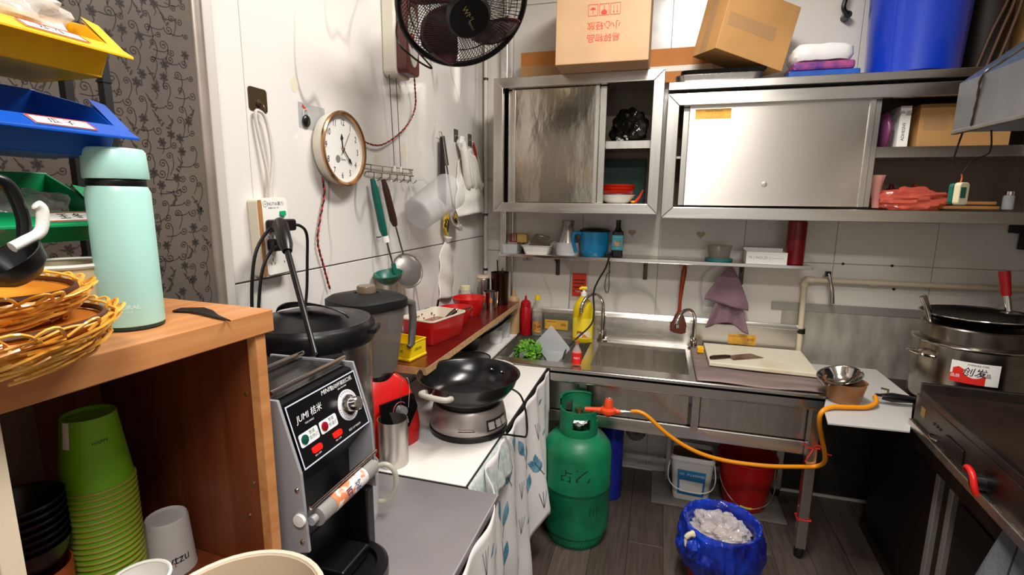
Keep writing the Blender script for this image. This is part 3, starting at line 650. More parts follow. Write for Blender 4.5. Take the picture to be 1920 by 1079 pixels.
mb = MB()
for i in range(28):
    a = rad(-60+i*300/27); mb.box(.024, .028, -.0004, .0004, 0, .0003, PT(.052, 0, .0023) @ Matrix.Rotation(a-pi/2-.5, 4, 'Z'))
B(mb, 'tick_marks', PRINT, k)
B(MB().lathe([(.021, 0), (.020, .004), (.014, .006), (.013, .024), (.011, .026), (.001, .026)], 36, PT(.052, 0, .0022)), 'dial_knob', CHROME, k, smooth=True)
text('制造 CUP SEALER', .005, PWHITE, pnl, PT(.052, -.045), local=False)
for x in (-.60, -.70): B(MB().cyl((x, .624, 1.180), (x, .829, 1.180), .0045), 'film_rod', CHROME, smooth=True)
B(MB().box(-.774, -.598, .628, .826, 1.165, 1.1665), 'top_cover', mat('dark_film', '2a2826', .15)); 
B(MB().tube([(-.535, .624, .985), (-.535, .829, .985)], .0035, 10), 'guide_bar', CHROME, smooth=True)
r = B(MB().tube([(-.538, .640, .958), (-.538, .812, .958)], .0175, 24), 'film_roll', mat('film_grey', '8d8a86', .3), smooth=True)
B(MB().tube([(-.538, .676, .958), (-.538, .776, .958)], .0180, 24), 'printed_film', mat('film_print', 'e2dcd4', .4, col2='cf7f55', vscale=35, lo=.5, hi=.56), r, smooth=True)
text('豆浆', .026, mat('navy_print', '1b2f6e', .5), r, Matrix.Translation((-.538, .735, .958)) @ Matrix.Rotation(rad(-90), 4, 'X') @ Matrix.Rotation(rad(20), 4, 'Z') @ Matrix.Identity(4), local=False, bend=.0154) if False else None
M = frame((-.5196, .728, .961), (0, 1, 0), (-.3, 0, .95)); text('豆 浆', .021, mat('navy_print', '1b2f6e', .5), r, M, local=False)
for y in (.632, .820): B(MB().cyl((-.538, y-.006, .958), (-.538, y+.006, .958), .008), 'roll_holder', PLATE, smooth=True)
for x, z in ((-.553, 1.02), (-.549, .925)): B(MB().lathe([(.004, 0), (.003, .003), (.001, .0035)], 12, frame((x, .6165, z), (1, 0, 0), (0, 0, 1))), 'screw', CHROME, smooth=True)
B(MB().lathe([(.012, 0), (.011, .005), (.001, .006)], 20, frame((-.551, .6165, .965), (1, 0, 0), (0, 0, 1))), 'side_knob', WHITE, smooth=True)
B(MB().box(-.765, -.60, .625, .829, .7515, .87), 'lower_body', BLACK, bevel=.004)
B(MB().box(-.60, -.56, .617, .640, .7515, .90), 'front_leg', BLACK, bevel=.004); B(MB().box(-.60, -.548, .808, .835, .7515, .905), 'front_leg', BLACK, bevel=.004)
B(MB().lathe([(.082, .7515), (.082, .775), (.075, .781), (.06, .781), (.058, .77), (.001, .77)], 40, cx=-.560, cy=.745), 'cup_tray', BLACK, smooth=True)
B(MB().box(-.62, -.535, .70, .79, .775, .80), 'cup_slide', BLACK, bevel=.004)
sm.location.y += .018
# long black handled tool leaning from the sealer to the wall
t = thing('long_tool', 'long black handled tool leaning over the pot lid towards the sockets', 'tool', (-.668, .845, 1.181))
a = V((0, 0, 0)); e = V((-.222, .178, .262)); mbt = MB().tube([a, e*.35, e*.75], [.0055, .0065, .007], 12); mbt.build('shaft', BLACK, t, smooth=True)
MB().tube([e*.74, e*.8, e*.97, e*1.0], [.011, .0165, .018, .012], 14).build('grip', BLACK, t, smooth=True)
# ================================================================ SOUP POT, BLENDER, CUPS
t = thing('soup_warmer', 'stainless electric soup pot with wide black lid behind the sealer', 'pot', (-.803, 1.010, .7505))
MB().lathe([(.13, 0), (.138, .012), (.138, .425), (.134, .43)], 56).build('body', STEEL, t, smooth=True)
MB().lathe([(.145, .405), (.149, .415), (.149, .443), (.143, .451)], 56).build('lid_ring', BLACK, t, smooth=True)
ld = MB().lathe([(.143, .451), (.139, .457), (.128, .455), (.08, .471), (.001, .477)], 56).build('lid', BLACK, t, smooth=True)
MB().grid(lambda u, v: (-.105+.21*u, -.03*sin(pi*u)+.055*sin(pi*u)*v, .455+.036*sin(pi*u)**.6*(1-.5*v)+.012), 24, 6).build('lid_grip', BLACK, ld, smooth=True, solid=.004)
for s in (-1, 1): MB().box(s*.140-.02, s*.140+.02, -.03, .03, .425, .440, Matrix.Rotation(rad(20), 4, 'Z')).build('handle', BLACK, t, bevel=.004)
M = Matrix.Rotation(rad(-38), 4, 'Z')
k = MB().box(.128, .156, -.03, .03, .29, .405, M).build('control_box', BLACK, t, bevel=.006)
FM = M @ frame((.1565, 0, .348), (0, 1, 0), (0, 0, 1))
MB().prism(rrect(-.024, .024, -.05, .045, .006), .0015, FM).build('control_face', mat('silver_plastic', 'a9abad', .35, .5), k)
MB().lathe([(.019, 0), (.018, .004), (.001, .005)], 24, FM @ Matrix.Translation((0, -.018, .0015))).build('dial', mat('silver_plastic2', '9a9c9e', .3, .5), k, smooth=True)
for x, c in ((-.012, '141414'), (.010, 'b9c22a')): MB().box(x-.005, x+.005, .020, .032, 0, .001, FM @ Matrix.Translation((0, 0, .0016))).build('indicator', mat('ind_'+c, c, .4), k)
t = thing('blender', 'black jar blender with red base and handle beside the soup pot', 'blender', (-.832, 1.298, .7515))
rot = Matrix.Rotation(rad(-22), 4, 'Z')
bs = MB(); sec = [(.100, 0, .0), (.104, 0, .05), (.100, .0, .12), (.085, 0, .19), (.065, 0, .215)]
def sq(r, a, p=5): c, s = cos(a), sin(a); k = (abs(c)**p+abs(s)**p)**(-1/p); return (r*k*c, r*k*s)
bs.grid(lambda u, v: (lambda j: (lambda q, z: rot @ V((q[0]*1.0+(.02*(1-z/.215)), q[1], z)))(sq([.108, .113, .110, .088, .062][j], 2*pi*u), [0, .05, .12, .19, .215][j]))(min(4, int(round(v*4)))), 48, 4, True)
bs.add([rot @ V((.062*cos(a), .062*sin(a), .215)) for a in [i*2*pi/24 for i in range(24)]], [tuple(range(24))])
bb = bs.build('base', REDP, t, smooth=True)
PNM = rot @ frame((.128, .0, .120), (0, 1, 0), (-.16, 0, 1))
cp = MB().prism([(-.060, .045), (.062, .045), (.072, .0), (.03, -.05), (-.045, -.052), (-.062, -.02)], .010, PNM).build('control_panel', mat('panel_gloss', '0b0a0b', .15), bb, bevel=.002)
MB().lathe([(.017, 0), (.014, .018), (.001, .019)], 24, PNM @ Matrix.Translation((.004, .008, .0105))).build('knob', mat('silver_knob', 'bcbcbc', .3, .8), cp, smooth=True)
MB().tube([PNM @ V((.004+.026*cos(a), .008+.026*sin(a), .0112)) for a in [rad(40+i*25) for i in range(11)]], .0012, 5).build('red_scale', mat('scale_red', 'b03040', .5), cp)
text('多功能', .014, PWHITE, cp, PNM @ Matrix.Translation((.008, -.030, .0112)))
MB().lathe([(.072, .205), (.075, .225), (.06, .245)], 32).build('jar_collar', BLACK, t, smooth=True)
SMOKE = mat('smoked_plastic', '6a645e', .22, alpha=.80)
jr = MB(); jr.grid(lambda u, v: (lambda q: rot @ V((q[0], q[1], .225+.21*v)))(sq(.070+.026*v, 2*pi*u, 4)), 48, 8, True); jr.build('jar', SMOKE, t, smooth=True)
jl = MB(); jl.grid(lambda u, v: (lambda q: rot @ V((q[0], q[1], [.425, .432, .452, .464, .470][min(4, int(round(v*4)))])))(sq([.099, .102, .102, .085, .03][min(4, int(round(v*4)))], 2*pi*u, 4)), 48, 4, True)
jl.add([rot @ V((.03*cos(a), .03*sin(a), .470)) for a in [i*2*pi/16 for i in range(16)]], [tuple(range(16))]); lidb = jl.build('lid', BLACKM, t, smooth=True)
MB().lathe([(.028, .468), (.028, .488), (.026, .491), (.001, .491)], 28).build('cap', mat('smoky_cap', '6a5a4a', .2), lidb, smooth=True)
hd = V((.35, .94, 0)).normalized(); P0 = lambda d, z: hd*d+V((0, 0, z))
MB().tube([P0(.085, .418), P0(.145, .420), P0(.178, .408), P0(.182, .36), P0(.172, .27), P0(.160, .262)], [.013, .014, .014, .013, .012, .009], 12).build('handle', mat('grey_handle', '55504e', .4), t, smooth=True)
t = thing('steel_mug', 'tall stainless steel beaker standing in front of the red blender', 'mug', (-.692, 1.185, .7520))
MB().shell([(.041, 0), (.042, .004), (.042, .135)], .0015, 44).build('mug', mat('mug_steel', 'c2bdb6', .32, 1, var=.08, vscale=6), t, smooth=True)
t = thing('glass_jug', 'clear plastic jug with handle half hidden behind the sealer', 'jug', (-.645, .945, .7505))
MB().shell([(.040, 0), (.042, .02), (.045, .135)], .002, 36).build('jug', CLEARP, t, smooth=True)
MB().tube(spline([(.040, .012, .128), (.060, .020, .132), (.078, .026, .115), (.080, .027, .075), (.062, .021, .040), (.041, .014, .036)], 5), .0065, 10).build('handle', mat('cloudy_handle', 'b9b5a6', .3, alpha=.8), t, smooth=True)
t = thing('hanging_wire', 'thin wire hanging over the rim of the steel beaker', 'wire', (-.668, 1.20, .89))
MB().tube(spline([(-.01, -.005, -.1), (-.005, 0, 0), (-.004, .002, .09), (.004, .02, .11), (.010, .026, .08), (.008, .020, .02)]), .0009, 6).build('wire', CHROME, t)
# ================================================================ HOT PLATE AND WOK
HP = (-.572, 1.468, .7520)
t = thing('hot_plate', 'silver round electric hot plate under the black wok', 'hot plate', HP)
SILV = mat('silver_shell', 'b3aaa6', .32, .65, var=.05)
MB().lathe([(.118, 0), (.128, .004), (.129, .018), (.125, .022)], 56).build('foot_ring', BLACK, t, smooth=True)
hb = MB().lathe([(.124, .018), (.127, .024), (.124, .05), (.116, .085), (.110, .094), (.001, .094)], 56).build('housing', SILV, t, smooth=True)
for z in (.060, .070, .080): MB().tube([((.1225-(z-.05)*.22)*cos(a)+0, (.1225-(z-.05)*.22)*sin(a), z) for a in [i*2*pi/56 for i in range(56)]], .0013, 5, closed=True).build('groove', SILV, hb, smooth=True)
MB().lathe([(.104, .094), (.104, .110), (.098, .114), (.001, .114)], 48).build('heating_plate', BLACKM, t, smooth=True)
MB().tube([(.100*cos(a), .100*sin(a), .113) for a in [i*2*pi/48 for i in range(48)]], .0022, 6, closed=True).build('brass_ring', mat('tan_ring', '8d7a5a', .4, .5), t, smooth=True)
k = MB().grid(lambda u, v: ((.1260-.006*v)*cos(rad(-84+24*u)), (.1260-.006*v)*sin(rad(-84+24*u)), .038+.014*v), 10, 1).build('display', mat('display_dark', '1a0a0a', .2), hb)
text('PROFESSIONAL', .0075, mat('display_red', '8a2020', .4), k, Matrix.Translation((0, 0, .045)) @ Matrix.Rotation(rad(-72), 4, 'Z'), bend=.1248)
k = MB().grid(lambda u, v: ((.1275-.007*v)*cos(rad(-42+44*u)), (.1275-.007*v)*sin(rad(-42+44*u)), .032+.035*v), 12, 1).build('button_panel', mat('button_panel', '2a2826', .3), hb)
for a in (-34, -20, -7): MB().grid(lambda u, v: ((.1290-.006*v)*cos(rad(a-5+10*u)), (.1290-.006*v)*sin(rad(a-5+10*u)), .038+.022*v), 4, 2).build('button', mat('button_grey', 'b9b4ae', .4), k, solid=.002)
MB().tube(spline([(.10, -.08, .006), (.13, -.03, .004), (.165, .04, -.03), (.178, .085, -.045), (.172, .10, .02), (.150, .10, .09), (.10, .10, .115)], 6), .0035, 8).build('power_cord', RUBBER, t, smooth=True)
t = thing('wok', 'black two-handled wok sitting on the silver hot plate', 'wok', (-.560, 1.440, .8665))
MB().shell([(.095, 0), (.125, .018), (.150, .050), (.160, .078), (.166, .082)], .003, 60).build('pan', mat('nonstick_black', '0e0e10', .22), t, smooth=True)
HN = mat('handle_cream', 'b3aca0', .45)
for sg, lb in ((1, .2), (-1, .2)):
    M = Matrix.Rotation(rad(-104 if sg > 0 else 72), 4, 'Z')
    pts = spline([(.155, -.048, .060), (.182, -.044, .064), (.192, 0, .066), (.182, .044, .064), (.155, .048, .060)], 5)
    h = MB().tube([M @ V(p) for p in pts], .0088, 10).build('handle', HN, t, smooth=True)
    for y in (-.042, .042): MB().ball(M @ V((.150, y*.75, .054)), .0045, .0045, .0045, 10, 6).build('rivet', CHROME, h, smooth=True)
for a in (60, 78):
    MB().ball((.143*cos(rad(a)), .143*sin(rad(a)), .052), .005, .005, .005, 10, 6).build('rivet', CHROME, t, smooth=True)
# ================================================================ RED BOARD SHELF OVER THE TABLE
ZR = .955
t = thing('board_shelf', 'dark red laminate board raised along the tiled wall', 'shelf', (-.83, 2.0, .7515))
B = lambda mb, n, m, **k: mb.build(n, m, t, local=False, **k)
B(MB().box(-.963, -.703, 1.425, 2.565, .931, .955), 'board', WOODD, bevel=.001)
B(MB().box(-.703, -.701, 1.425, 2.565, .931, .955), 'raw_edge', mat('chipboard_edge', 'b08a60', .7, var=.2, vscale=60)); B(MB().box(-.963, -.703, 1.423, 1.425, .931, .955), 'raw_edge', mat('chipboard_edge', 'b08a60', .7))
for y in (1.62, 2.05): B(MB().box(-.955, -.93, y-.02, y+.02, .7515, .931), 'support', DKSTEEL)
B(MB().box(-.955, -.88, 2.52, 2.55, .7670, .931), 'support', mat('wood_block', 'a8865a', .6))
t = tag(MB().box(-.962, -.722, 2.10, 2.600, .7575, .7665).build('white_board', MATW, bevel=.001), 'narrow white board between the table and the squeeze bottles', 'board')
# yellow tin
t = thing('yellow_tin', 'yellow square tin with black lettering and an open top', 'tin', (-.833, 1.520, ZR+.0004), rad(-8))
TIN = mat('yellow_tin', 'e6c40c', .35, var=.05); 
mb = MB(); a, b, h = .058, .048, .062
mb.box(-a, a, -b, b, 0, .002); mb.box(-a, -a+.0015, -b, b, .002, h); mb.box(a-.0015, a, -b, b, .002, h); mb.box(-a+.0015, a-.0015, -b, -b+.0015, .002, h); mb.box(-a+.0015, a-.0015, b-.0015, b, .002, h)
mb.build('body', TIN, t); mb = MB(); mb.box(-a-.003, a+.003, -b-.003, b+.003, 0, .010); mb.build('base_rim', TIN, t, bevel=.003)
mb = MB()
for q in ring2(-a-.002, a+.002, -b-.002, b+.002, .004): mb.prism(q, .005, Matrix.Translation((0, 0, h-.003)))
mb.build('rolled_rim', TIN, t, bevel=.0015); MB().box(-a+.002, a-.002, -b+.002, b-.002, .002, .0035).build('tin_inside', CHROME, t)
text('绿咖口服溶液', .0125, PRINT, t, frame((-.006, -b-.0006, .032), (1, 0, 0), (0, 0, 1))); text('口服溶液', .011, PRINT, t, frame((a+.0006, 0, .034), (0, 1, 0), (0, 0, 1)))
t = thing('food_packet', 'red and yellow food packet standing behind the yellow tin', 'packet', (-.925, 1.50, ZR+.0004))
MB().box(-.02, .02, -.045, .045, 0, .125).build('packet', mat('packet_red', 'b5201a', .3, col2='e0a010', vscale=9, lo=.5, hi=.6), t, bevel=.006)
# red sauce box
t = thing('sauce_box', 'red square tub with white rim holding brown sauce', 'tub', (-.832, 1.765, ZR+.0004), rad(-12))
mb = MB(); sec = [(0, .062, .098), (.015, .070, .106), (.088, .078, .114), (.094, .080, .116)]
def rsec(hx, hy, r=.02): return rrect(-hx, hx, -hy, hy, r, 5)
def loft(mb, secs, capb=True, capt=False):
    n = len(rsec(.1, .1)); k = len(mb.v)
    for z, hx, hy in secs: mb.v += [(x, y, z) for x, y in rsec(hx, hy, min(hx, hy)*.28)]
    for j in range(len(secs)-1):
        for i in range(n): mb.f.append((k+j*n+i, k+j*n+(i+1) % n, k+(j+1)*n+(i+1) % n, k+(j+1)*n+i))
    if capb: mb.f.append(tuple(k+i for i in range(n))[::-1])
    if capt: mb.f.append(tuple(k+(len(secs)-1)*n+i for i in range(n)))
    return mb
loft(mb, sec).build('tub', REDP, t, smooth=True)
loft(MB(), [(.094, .081, .117), (.099, .081, .117), (.099, .076, .112), (.08, .073, .109), (.012, .061, .097)], False, True).build('liner', mat('cream_liner', 'dbd0bd', .4), t, smooth=True)
loft(MB(), [(.052, .066, .102), (.060, .068, .104)], True, True).build('sauce', mat('brown_sauce', '6a3518', .25, col2='8d5a3a', vscale=30), t)
mb = MB(); random.seed(9)
for k in range(24): mb.ball((-.0685+random.uniform(-.002, .002), random.uniform(-.09, .09), random.uniform(.065, .088)), .003, .003, .003, 6, 4)
tag(mb.build('sauce_splash', mat('dark_red_sauce', '5a120c', .3), t), kind='stuff')
t2 = thing('sauce_spoon', 'brown wooden spoon standing in the red sauce tub', 'spoon', (-.80, 1.76, ZR+.062))
MB().tube([(0, 0, 0), (.030, .03, .035), (.045, .045, .048)], [.007, .009, .010], 10).build('handle', mat('dark_wood', '2c1a10', .4), t2, smooth=True); MB().ball((.046, .046, .05), .008, .008, .006, 10, 6).build('cap', CHROME, t2, smooth=True)
def rbowl(label, x, y, r, h, fill):
    t = thing('red_bowl', label, 'bowl', (x, y, ZR+.0004))
    MB().shell([(r*.62, 0), (r*.78, h*.3), (r*.95, h*.8), (r, h)], .003, 40).build('bowl', REDP, t, smooth=True)
    if fill:
        MB().lathe([(.001, h*.62), (r*.87, h*.62)], 30).build('chilli_sauce', mat('chilli', '6e120c', .4, col2='9a3a1c', vscale=80), t)
        mb = MB(); random.seed(2)
        for k in range(70): q = random.uniform(0, .8*r); a = random.uniform(0, 6.28); mb.ball((q*cos(a), q*sin(a), h*.64), .005, .004, .003, 6, 4)
        tag(mb.build('chilli_flakes', mat('chilli_bits', '8d1c12', .4), t), kind='stuff')
        MB().tube([(-.02, 0, h*.7), (.05, .02, h*.85), (.068, .026, h*.95)], [.007, .008, .007], 8).build('spoon_handle', BLACK, t, smooth=True)
    return t
rbowl('red bowl filled with chilli flakes and a black spoon', -.838, 2.000, .074, .076, True)
rbowl('larger empty red bowl behind the chilli bowl', -.850, 2.195, .080, .085, False)
t = thing('sauce_pot', 'dark steel sauce pot with a brush between the red tub and bowls', 'pot', (-.913, 1.935, ZR+.0004))
MB().shell([(.036, 0), (.042, .075)], .002, 28).build('pot', DKSTEEL, t, smooth=True); MB().tube([(.01, 0, .05), (.028, -.01, .12)], .005, 8).build('brush_handle', BLACK, t)
# steel cups and jars at the far end of the board
t = thing('steel_tumbler', 'shiny steel tumbler with an orange mark at the end of the red board', 'tumbler', (-.785, 2.325, ZR+.0004))
MB().shell([(.032, 0), (.036, .05), (.038, .095)], .0015, 32).build('tumbler', CHROME, t, smooth=True); MB().box(.034, .0375, -.006, .006, .045, .065, Matrix.Rotation(rad(-70), 4, 'Z')).build('orange_mark', mat('orange_mark', 'd07020', .5), t)
t = thing('steel_jar', 'steel jar with a wooden lid beside the corner pipe', 'jar', (-.872, 2.45, ZR+.0004))
MB().lathe([(.035, 0), (.037, .003), (.037, .135), (.033, .14)], 30).build('jar', STEEL, t, smooth=True); MB().lathe([(.036, .14), (.037, .142), (.034, .152), (.001, .154)], 30).build('lid', mat('pale_lid', 'b9a08a', .5), t, smooth=True)
t = thing('utensil_can', 'dark steel can full of utensils beside the corner post', 'can', (-.785, 2.475, ZR+.0004))
MB().shell([(.044, 0), (.047, .15), (.049, .17)], .002, 30).build('can', mat('bronze_can', '4a3527', .25, 1, var=.3), t, smooth=True)
for k, (dx, dy, l) in enumerate(((-.012, -.01, .235), (.01, .01, .19), (.02, -.012, .18))): MB().tube([(dx*.4, dy*.4, .02), (dx, dy, l)], .004, 8).build('utensil', BLACK if k < 1 else DKSTEEL, t)
t = thing('glass_jar', 'small pale glass jar with a yellow lid against the tiled wall', 'jar', (-.925, 2.34, ZR+.0004))
MB().lathe([(.026, 0), (.027, .003), (.027, .08), (.022, .09)], 24).build('jar', CLEARP, t, smooth=True); MB().lathe([(.025, .09), (.025, .112), (.001, .113)], 24).build('lid', mat('pale_yellow', 'd3cb9a', .5), t, smooth=True)
# below the board
t = thing('salt_cup', 'clear plastic cup of white salt under the red board', 'cup', (-.783, 2.395, .7670))
MB().shell([(.034, 0), (.040, .07)], .0015, 30).build('cup', CLEARP, t, smooth=True); MB().lathe([(.001, .002), (.0325, .002), (.036, .035), (.001, .04)], 30).build('salt', mat('salt', 'e9e6e2', .8), t)
t = thing('glass_tumbler', 'clear glass behind the salt cup under the red board', 'glass', (-.772, 2.52, .7670))
MB().shell([(.030, 0), (.034, .085)], .002, 30).build('glass', CLEARP, t, smooth=True)
t = thing('frying_basket', 'round wire mesh frying strainer lying behind the wok', 'strainer', (-.768, 2.005, .7520))
rg = [i*2*pi/40 for i in range(40)]
MB().tube([(.085*cos(a), .085*sin(a), .055) for a in rg], .003, 8, closed=True).build('rim', DKSTEEL, t, smooth=True)
MB().lathe([(.001, .004), (.05, .006), (.075, .028), (.085, .055)], 40).build('mesh_bowl', mat('mesh', '4a4642', .4, .8, alpha=.55), t, smooth=True)
MB().tube([(.07, -.04, .055), (.12, -.02, .057), (.155, .01, .057)], .003, 8).build('handle', CHROME, t)
t = thing('black_handled_pan', 'small black pan with a long handle under the far end of the board', 'pan', (-.885, 2.25, .7670))
MB().shell([(.055, 0), (.065, .06)], .003, 30).build('pan', BLACK, t, smooth=True); MB().tube([(.06, .04, .05), (.13, .14, .10), (.18, .20, .145)], [.007, .008, .006], 10).build('handle', BLACK, t, smooth=True)
# ================================================================ BOTTLES BEHIND
t = thing('tan_bottle', 'tan squeeze bottle with screw cap standing in the sink corner', 'bottle', (-.748, 2.612, .7670))
MB().lathe([(.032, 0), (.034, .004), (.034, .165), (.028, .17)], 30).build('body', mat('tan_plastic', 'b8966a', .45), t, smooth=True); MB().lathe([(.031, .17), (.031, .195), (.024, .205), (.012, .21), (.010, .24), (.001, .245)], 30).build('cap', mat('tan_cap', 'a88660', .45), t, smooth=True)
t = thing('squeeze_bottle', 'dark red squeeze bottle with pointed nozzle behind the sink', 'bottle', (-.690, 2.655, .7510))
RSQ = mat('ketchup_red', 'a00818', .3); MB().lathe([(.029, 0), (.031, .004), (.031, .155), (.027, .162)], 32).build('body', RSQ, t, smooth=True)
MB().lathe([(.029, .162), (.029, .185), (.020, .195), (.007, .200), (.005, .222), (.001, .224)], 32).build('nozzle_cap', RSQ, t, smooth=True)
t = thing('soy_sauce_bottle', 'soy sauce bottle with a yellow cap beside the red squeeze bottle', 'bottle', (-.625, 2.662, .7510))
MB().lathe([(.026, 0), (.028, .004), (.028, .09), (.024, .10)], 28).build('sauce', mat('soy', '1a0c08', .2), t, smooth=True)
MB().lathe([(.0285, .003), (.0285, .13), (.022, .165), (.012, .188), (.012, .205)], 28).build('bottle', mat('clear_bottle', 'd8d4cc', .1, alpha=.25), t, smooth=True)
MB().lathe([(.014, .202), (.014, .228), (.001, .229)], 24).build('cap', mat('cap_yellow', 'e8c80a', .4), t, smooth=True)
MB().lathe([(.0287, .02), (.0287, .085)], 28, a0=rad(-150), a1=rad(-30)).build('label', mat('soy_label', '8a2a18', .5, col2='d8a848', vscale=40, stretch=(1, 1, 3)), t)
text('生抽', .022, PRINT, t, Matrix.Translation((0, 0, .055)) @ Matrix.Rotation(rad(-75), 4, 'Z'), bend=.0290)
# ================================================================ LEFT WALL FITTINGS
def WM(y, z, x=XL): return frame((x, y, z), (0, 1, 0), (0, 0, 1))   # local x along the wall, y up, z out of the wall
# hook plate with looped flex
BRZ = mat('bronze_plate', '5a4a35', .35, .7)
t = thing('adhesive_hook', 'bronze adhesive hook plate holding the looped white flex', 'hook', (XL, 1.064, 1.735))
MB().prism(rrect(-.030, .030, -.028, .028, .008), .002, frame((0, 0, 0), (0, 1, 0), (0, 0, 1))).build('plate', BRZ, t)
MB().lathe([(.009, 0), (.008, .004), (.001, .006)], 18, frame((.002, 0, -.008), (0, 1, 0), (0, 0, 1))).build('boss', BRZ, t, smooth=True)
MB().tube(spline([(.006, 0, -.008), (.016, 0, -.014), (.018, 0, -.026), (.014, 0, -.031), (.010, 0, -.026)]), .002, 8).build('hook', BRZ, t, smooth=True)
# power strip with plugs
t = thing('power_strip', 'white power strip with green switch hung on the tiled wall', 'power strip', (XL, 1.058, 1.40), rot=(rad(1.5), 0, 0))
F = frame((0, 0, 0), (0, 1, 0), (0, 0, 1))
MB().prism(rrect(-.052, .052, -.098, .098, .010), .030, F).build('case', CREAM, t, bevel=.003)
MB().prism(rrect(-.050, -.039, -.094, .094, .003), .0012, F @ Matrix.Translation((0, 0, .0302))).build('tan_strip', mat('tan_strip', 'a9713f', .45), t)
MB().prism(rrect(-.038, .049, -.094, .094, .008), .002, F @ Matrix.Translation((0, 0, .0302))).build('face', WHITE, t, bevel=.0008)
text('⊕NUTAI慕力', .011, PRINT, t, F @ Matrix.Translation((0, .083, .0324))); text('新国标 250V 10A', .005, PRINT, t, F @ Matrix.Translation((0, .073, .0324)))
MB().prism(rrect(.018, .036, .052, .065, .003), .006, F @ Matrix.Translation((0, 0, .0322))).build('switch', mat('switch_green', '0f9a6a', .35), t, bevel=.001)
mb = MB()
for y in (-.062, -.028, .006):
    for x in (-.018, .028):
        for dx, dy, a in ((-.006, -.004, .5), (.006, -.004, -.5), (0, .007, 0)): mb.box(-.0009, .0009, -.0032, .0032, 0, .0004, F @ Matrix.Translation((x+dx, y+dy, .0323)) @ Matrix.Rotation(a, 4, 'Z'))
mb.build('socket_slots', PRINT, t)
MB().tube(spline([(.016, .01, .096), (.016, .008, .16), (.010, -.008, .29), (.014, .006, .305), (.016, .022, .28), (.016, .030, .20), (.016, .014, .12), (.016, .013, .096)], 6), .0042, 8).build('flex', mat('white_flex', 'c9c3b8', .45), t, smooth=True)
MB().cyl((.016, .011, .094), (.016, .011, .120), .008, .006).build('flex_sleeve', mat('white_flex', 'c9c3b8', .45), t, smooth=True)
def plug(label, y, z, pts, r=.004):
    p = thing('power_plug', label, 'plug', (XL+.0326, 1.058+y, 1.40+z))
    MB().prism(rrect(-.017, .017, -.015, .015, .007), .026, F).build('body', BLACK, p, bevel=.004)
    MB().tube(spline(pts, 6), r, 8).build('cable', RUBBER, p, smooth=True)
plug('black plug in the upper left socket with its cable drooping left', -.018, .030, [(.018, 0, -.004), (.024, -.035, -.01), (.020, -.075, -.06), (.016, -.092, -.15), (.014, -.10, -.30)])
plug('black plug in the upper right socket with its cable drooping right', .030, .030, [(.018, 0, 0), (.026, .03, -.004), (.022, .058, -.03), (.012, .066, -.10), (.010, .058, -.19), (.008, .040, -.26)])
plug('black plug in the lower left socket below the other two', -.018, -.018, [(.018, 0, 0), (.026, -.030, -.01), (.022, -.058, -.05), (.018, -.075, -.13), (.016, -.085, -.24)])
# clock
t = thing('wall_clock', 'round gold rimmed white wall clock showing twenty past twelve', 'clock', (XL, 1.355, 1.645), rot=(0, 0, 0))
F = frame((0.004, 0, 0), (0, 1, 0), (0, 0, 1)) @ Matrix.Rotation(rad(-4), 4, 'Z'); GOLD = mat('rose_gold', 'b98d66', .22, .9)
MB().lathe([(.088, 0), (.103, .004), (.108, .034), (.106, .040), (.0985, .040), (.0985, .0285)], 64, F).build('case', mat('ivory_case', 'd8cfc0', .35), t, smooth=True)
MB().lathe([(.104, .034), (.1095, .036), (.110, .042), (.106, .046), (.099, .043), (.0975, .036), (.104, .034)], 64, F, caps=False).build('rim', GOLD, t, smooth=True)
fc = MB().lathe([(.098, .030), (.001, .030)], 48, F).build('dial', mat('dial_paper', 'e4e1dc', .5), t)
for h in range(1, 13):
    a = rad(90-30*h); text(str(h), .026, PRINT, fc, F @ Matrix.Translation((.078*cos(a), .078*sin(a), .0308)), name='numeral', sx=.75)
text('Quartz', .009, PRINT, fc, F @ Matrix.Translation((.004, -.030, .0308)))
MB().lathe([(.011, .0306), (.001, .0307)], 20, F @ Matrix.Translation((-.022, -.032, 0))).build('grey_dot', mat('grey_dot', '7d7876', .5), fc)
def hand(nm, ang, ln, w, z): MB().prism([(-.010, -w*.5), (ln*.6, -w*.5), (ln*.68, -w*1.6), (ln, 0), (ln*.68, w*1.6), (ln*.6, w*.5), (-.010, w*.5)], .0008, F @ Matrix.Translation((0, 0, z)) @ Matrix.Rotation(rad(ang), 4, 'Z')).build(nm, PRINT, t)
hand('hour_hand', 99, .045, .004, .0322); hand('minute_hand', -42, .062, .0035, .0336); MB().box(-.022, .062, -.0007, .0007, 0, .0006, F @ Matrix.Translation((0, 0, .0350)) @ Matrix.Rotation(rad(60), 4, 'Z')).build('second_hand', BRZ, t)
MB().lathe([(.004, .031), (.004, .037), (.001, .037)], 12, F).build('hand_pin', GOLD, t)
# clear hook card by the clock
t = thing('clear_hook_card', 'clear plastic hook card with a red arrow half hidden by the clock', 'hook', (XL, 1.255, 1.725))
MB().prism(rrect(-.045, .07, -.036, .033, .004), .001, frame((0, 0, 0), (0, 1, 0), (0, 0, 1))).build('card', CLEARP, t)
MB().prism([(-.03, .022), (-.012, .012), (-.016, .022), (-.028, .029)], .0006, frame((.0012, 0, 0), (0, 1, 0), (0, 0, 1))).build('red_arrow', PRED, t)
MB().ball((.006, -.02, -.015), .007, .015, .017, 14, 8).build('black_clip', BLACK, t, smooth=True)
MB().tube([(.006, -.02+.012*cos(a), .004+.012*sin(a)) for a in rg], .0015, 6, closed=True).build('ring', CLEARP, t)
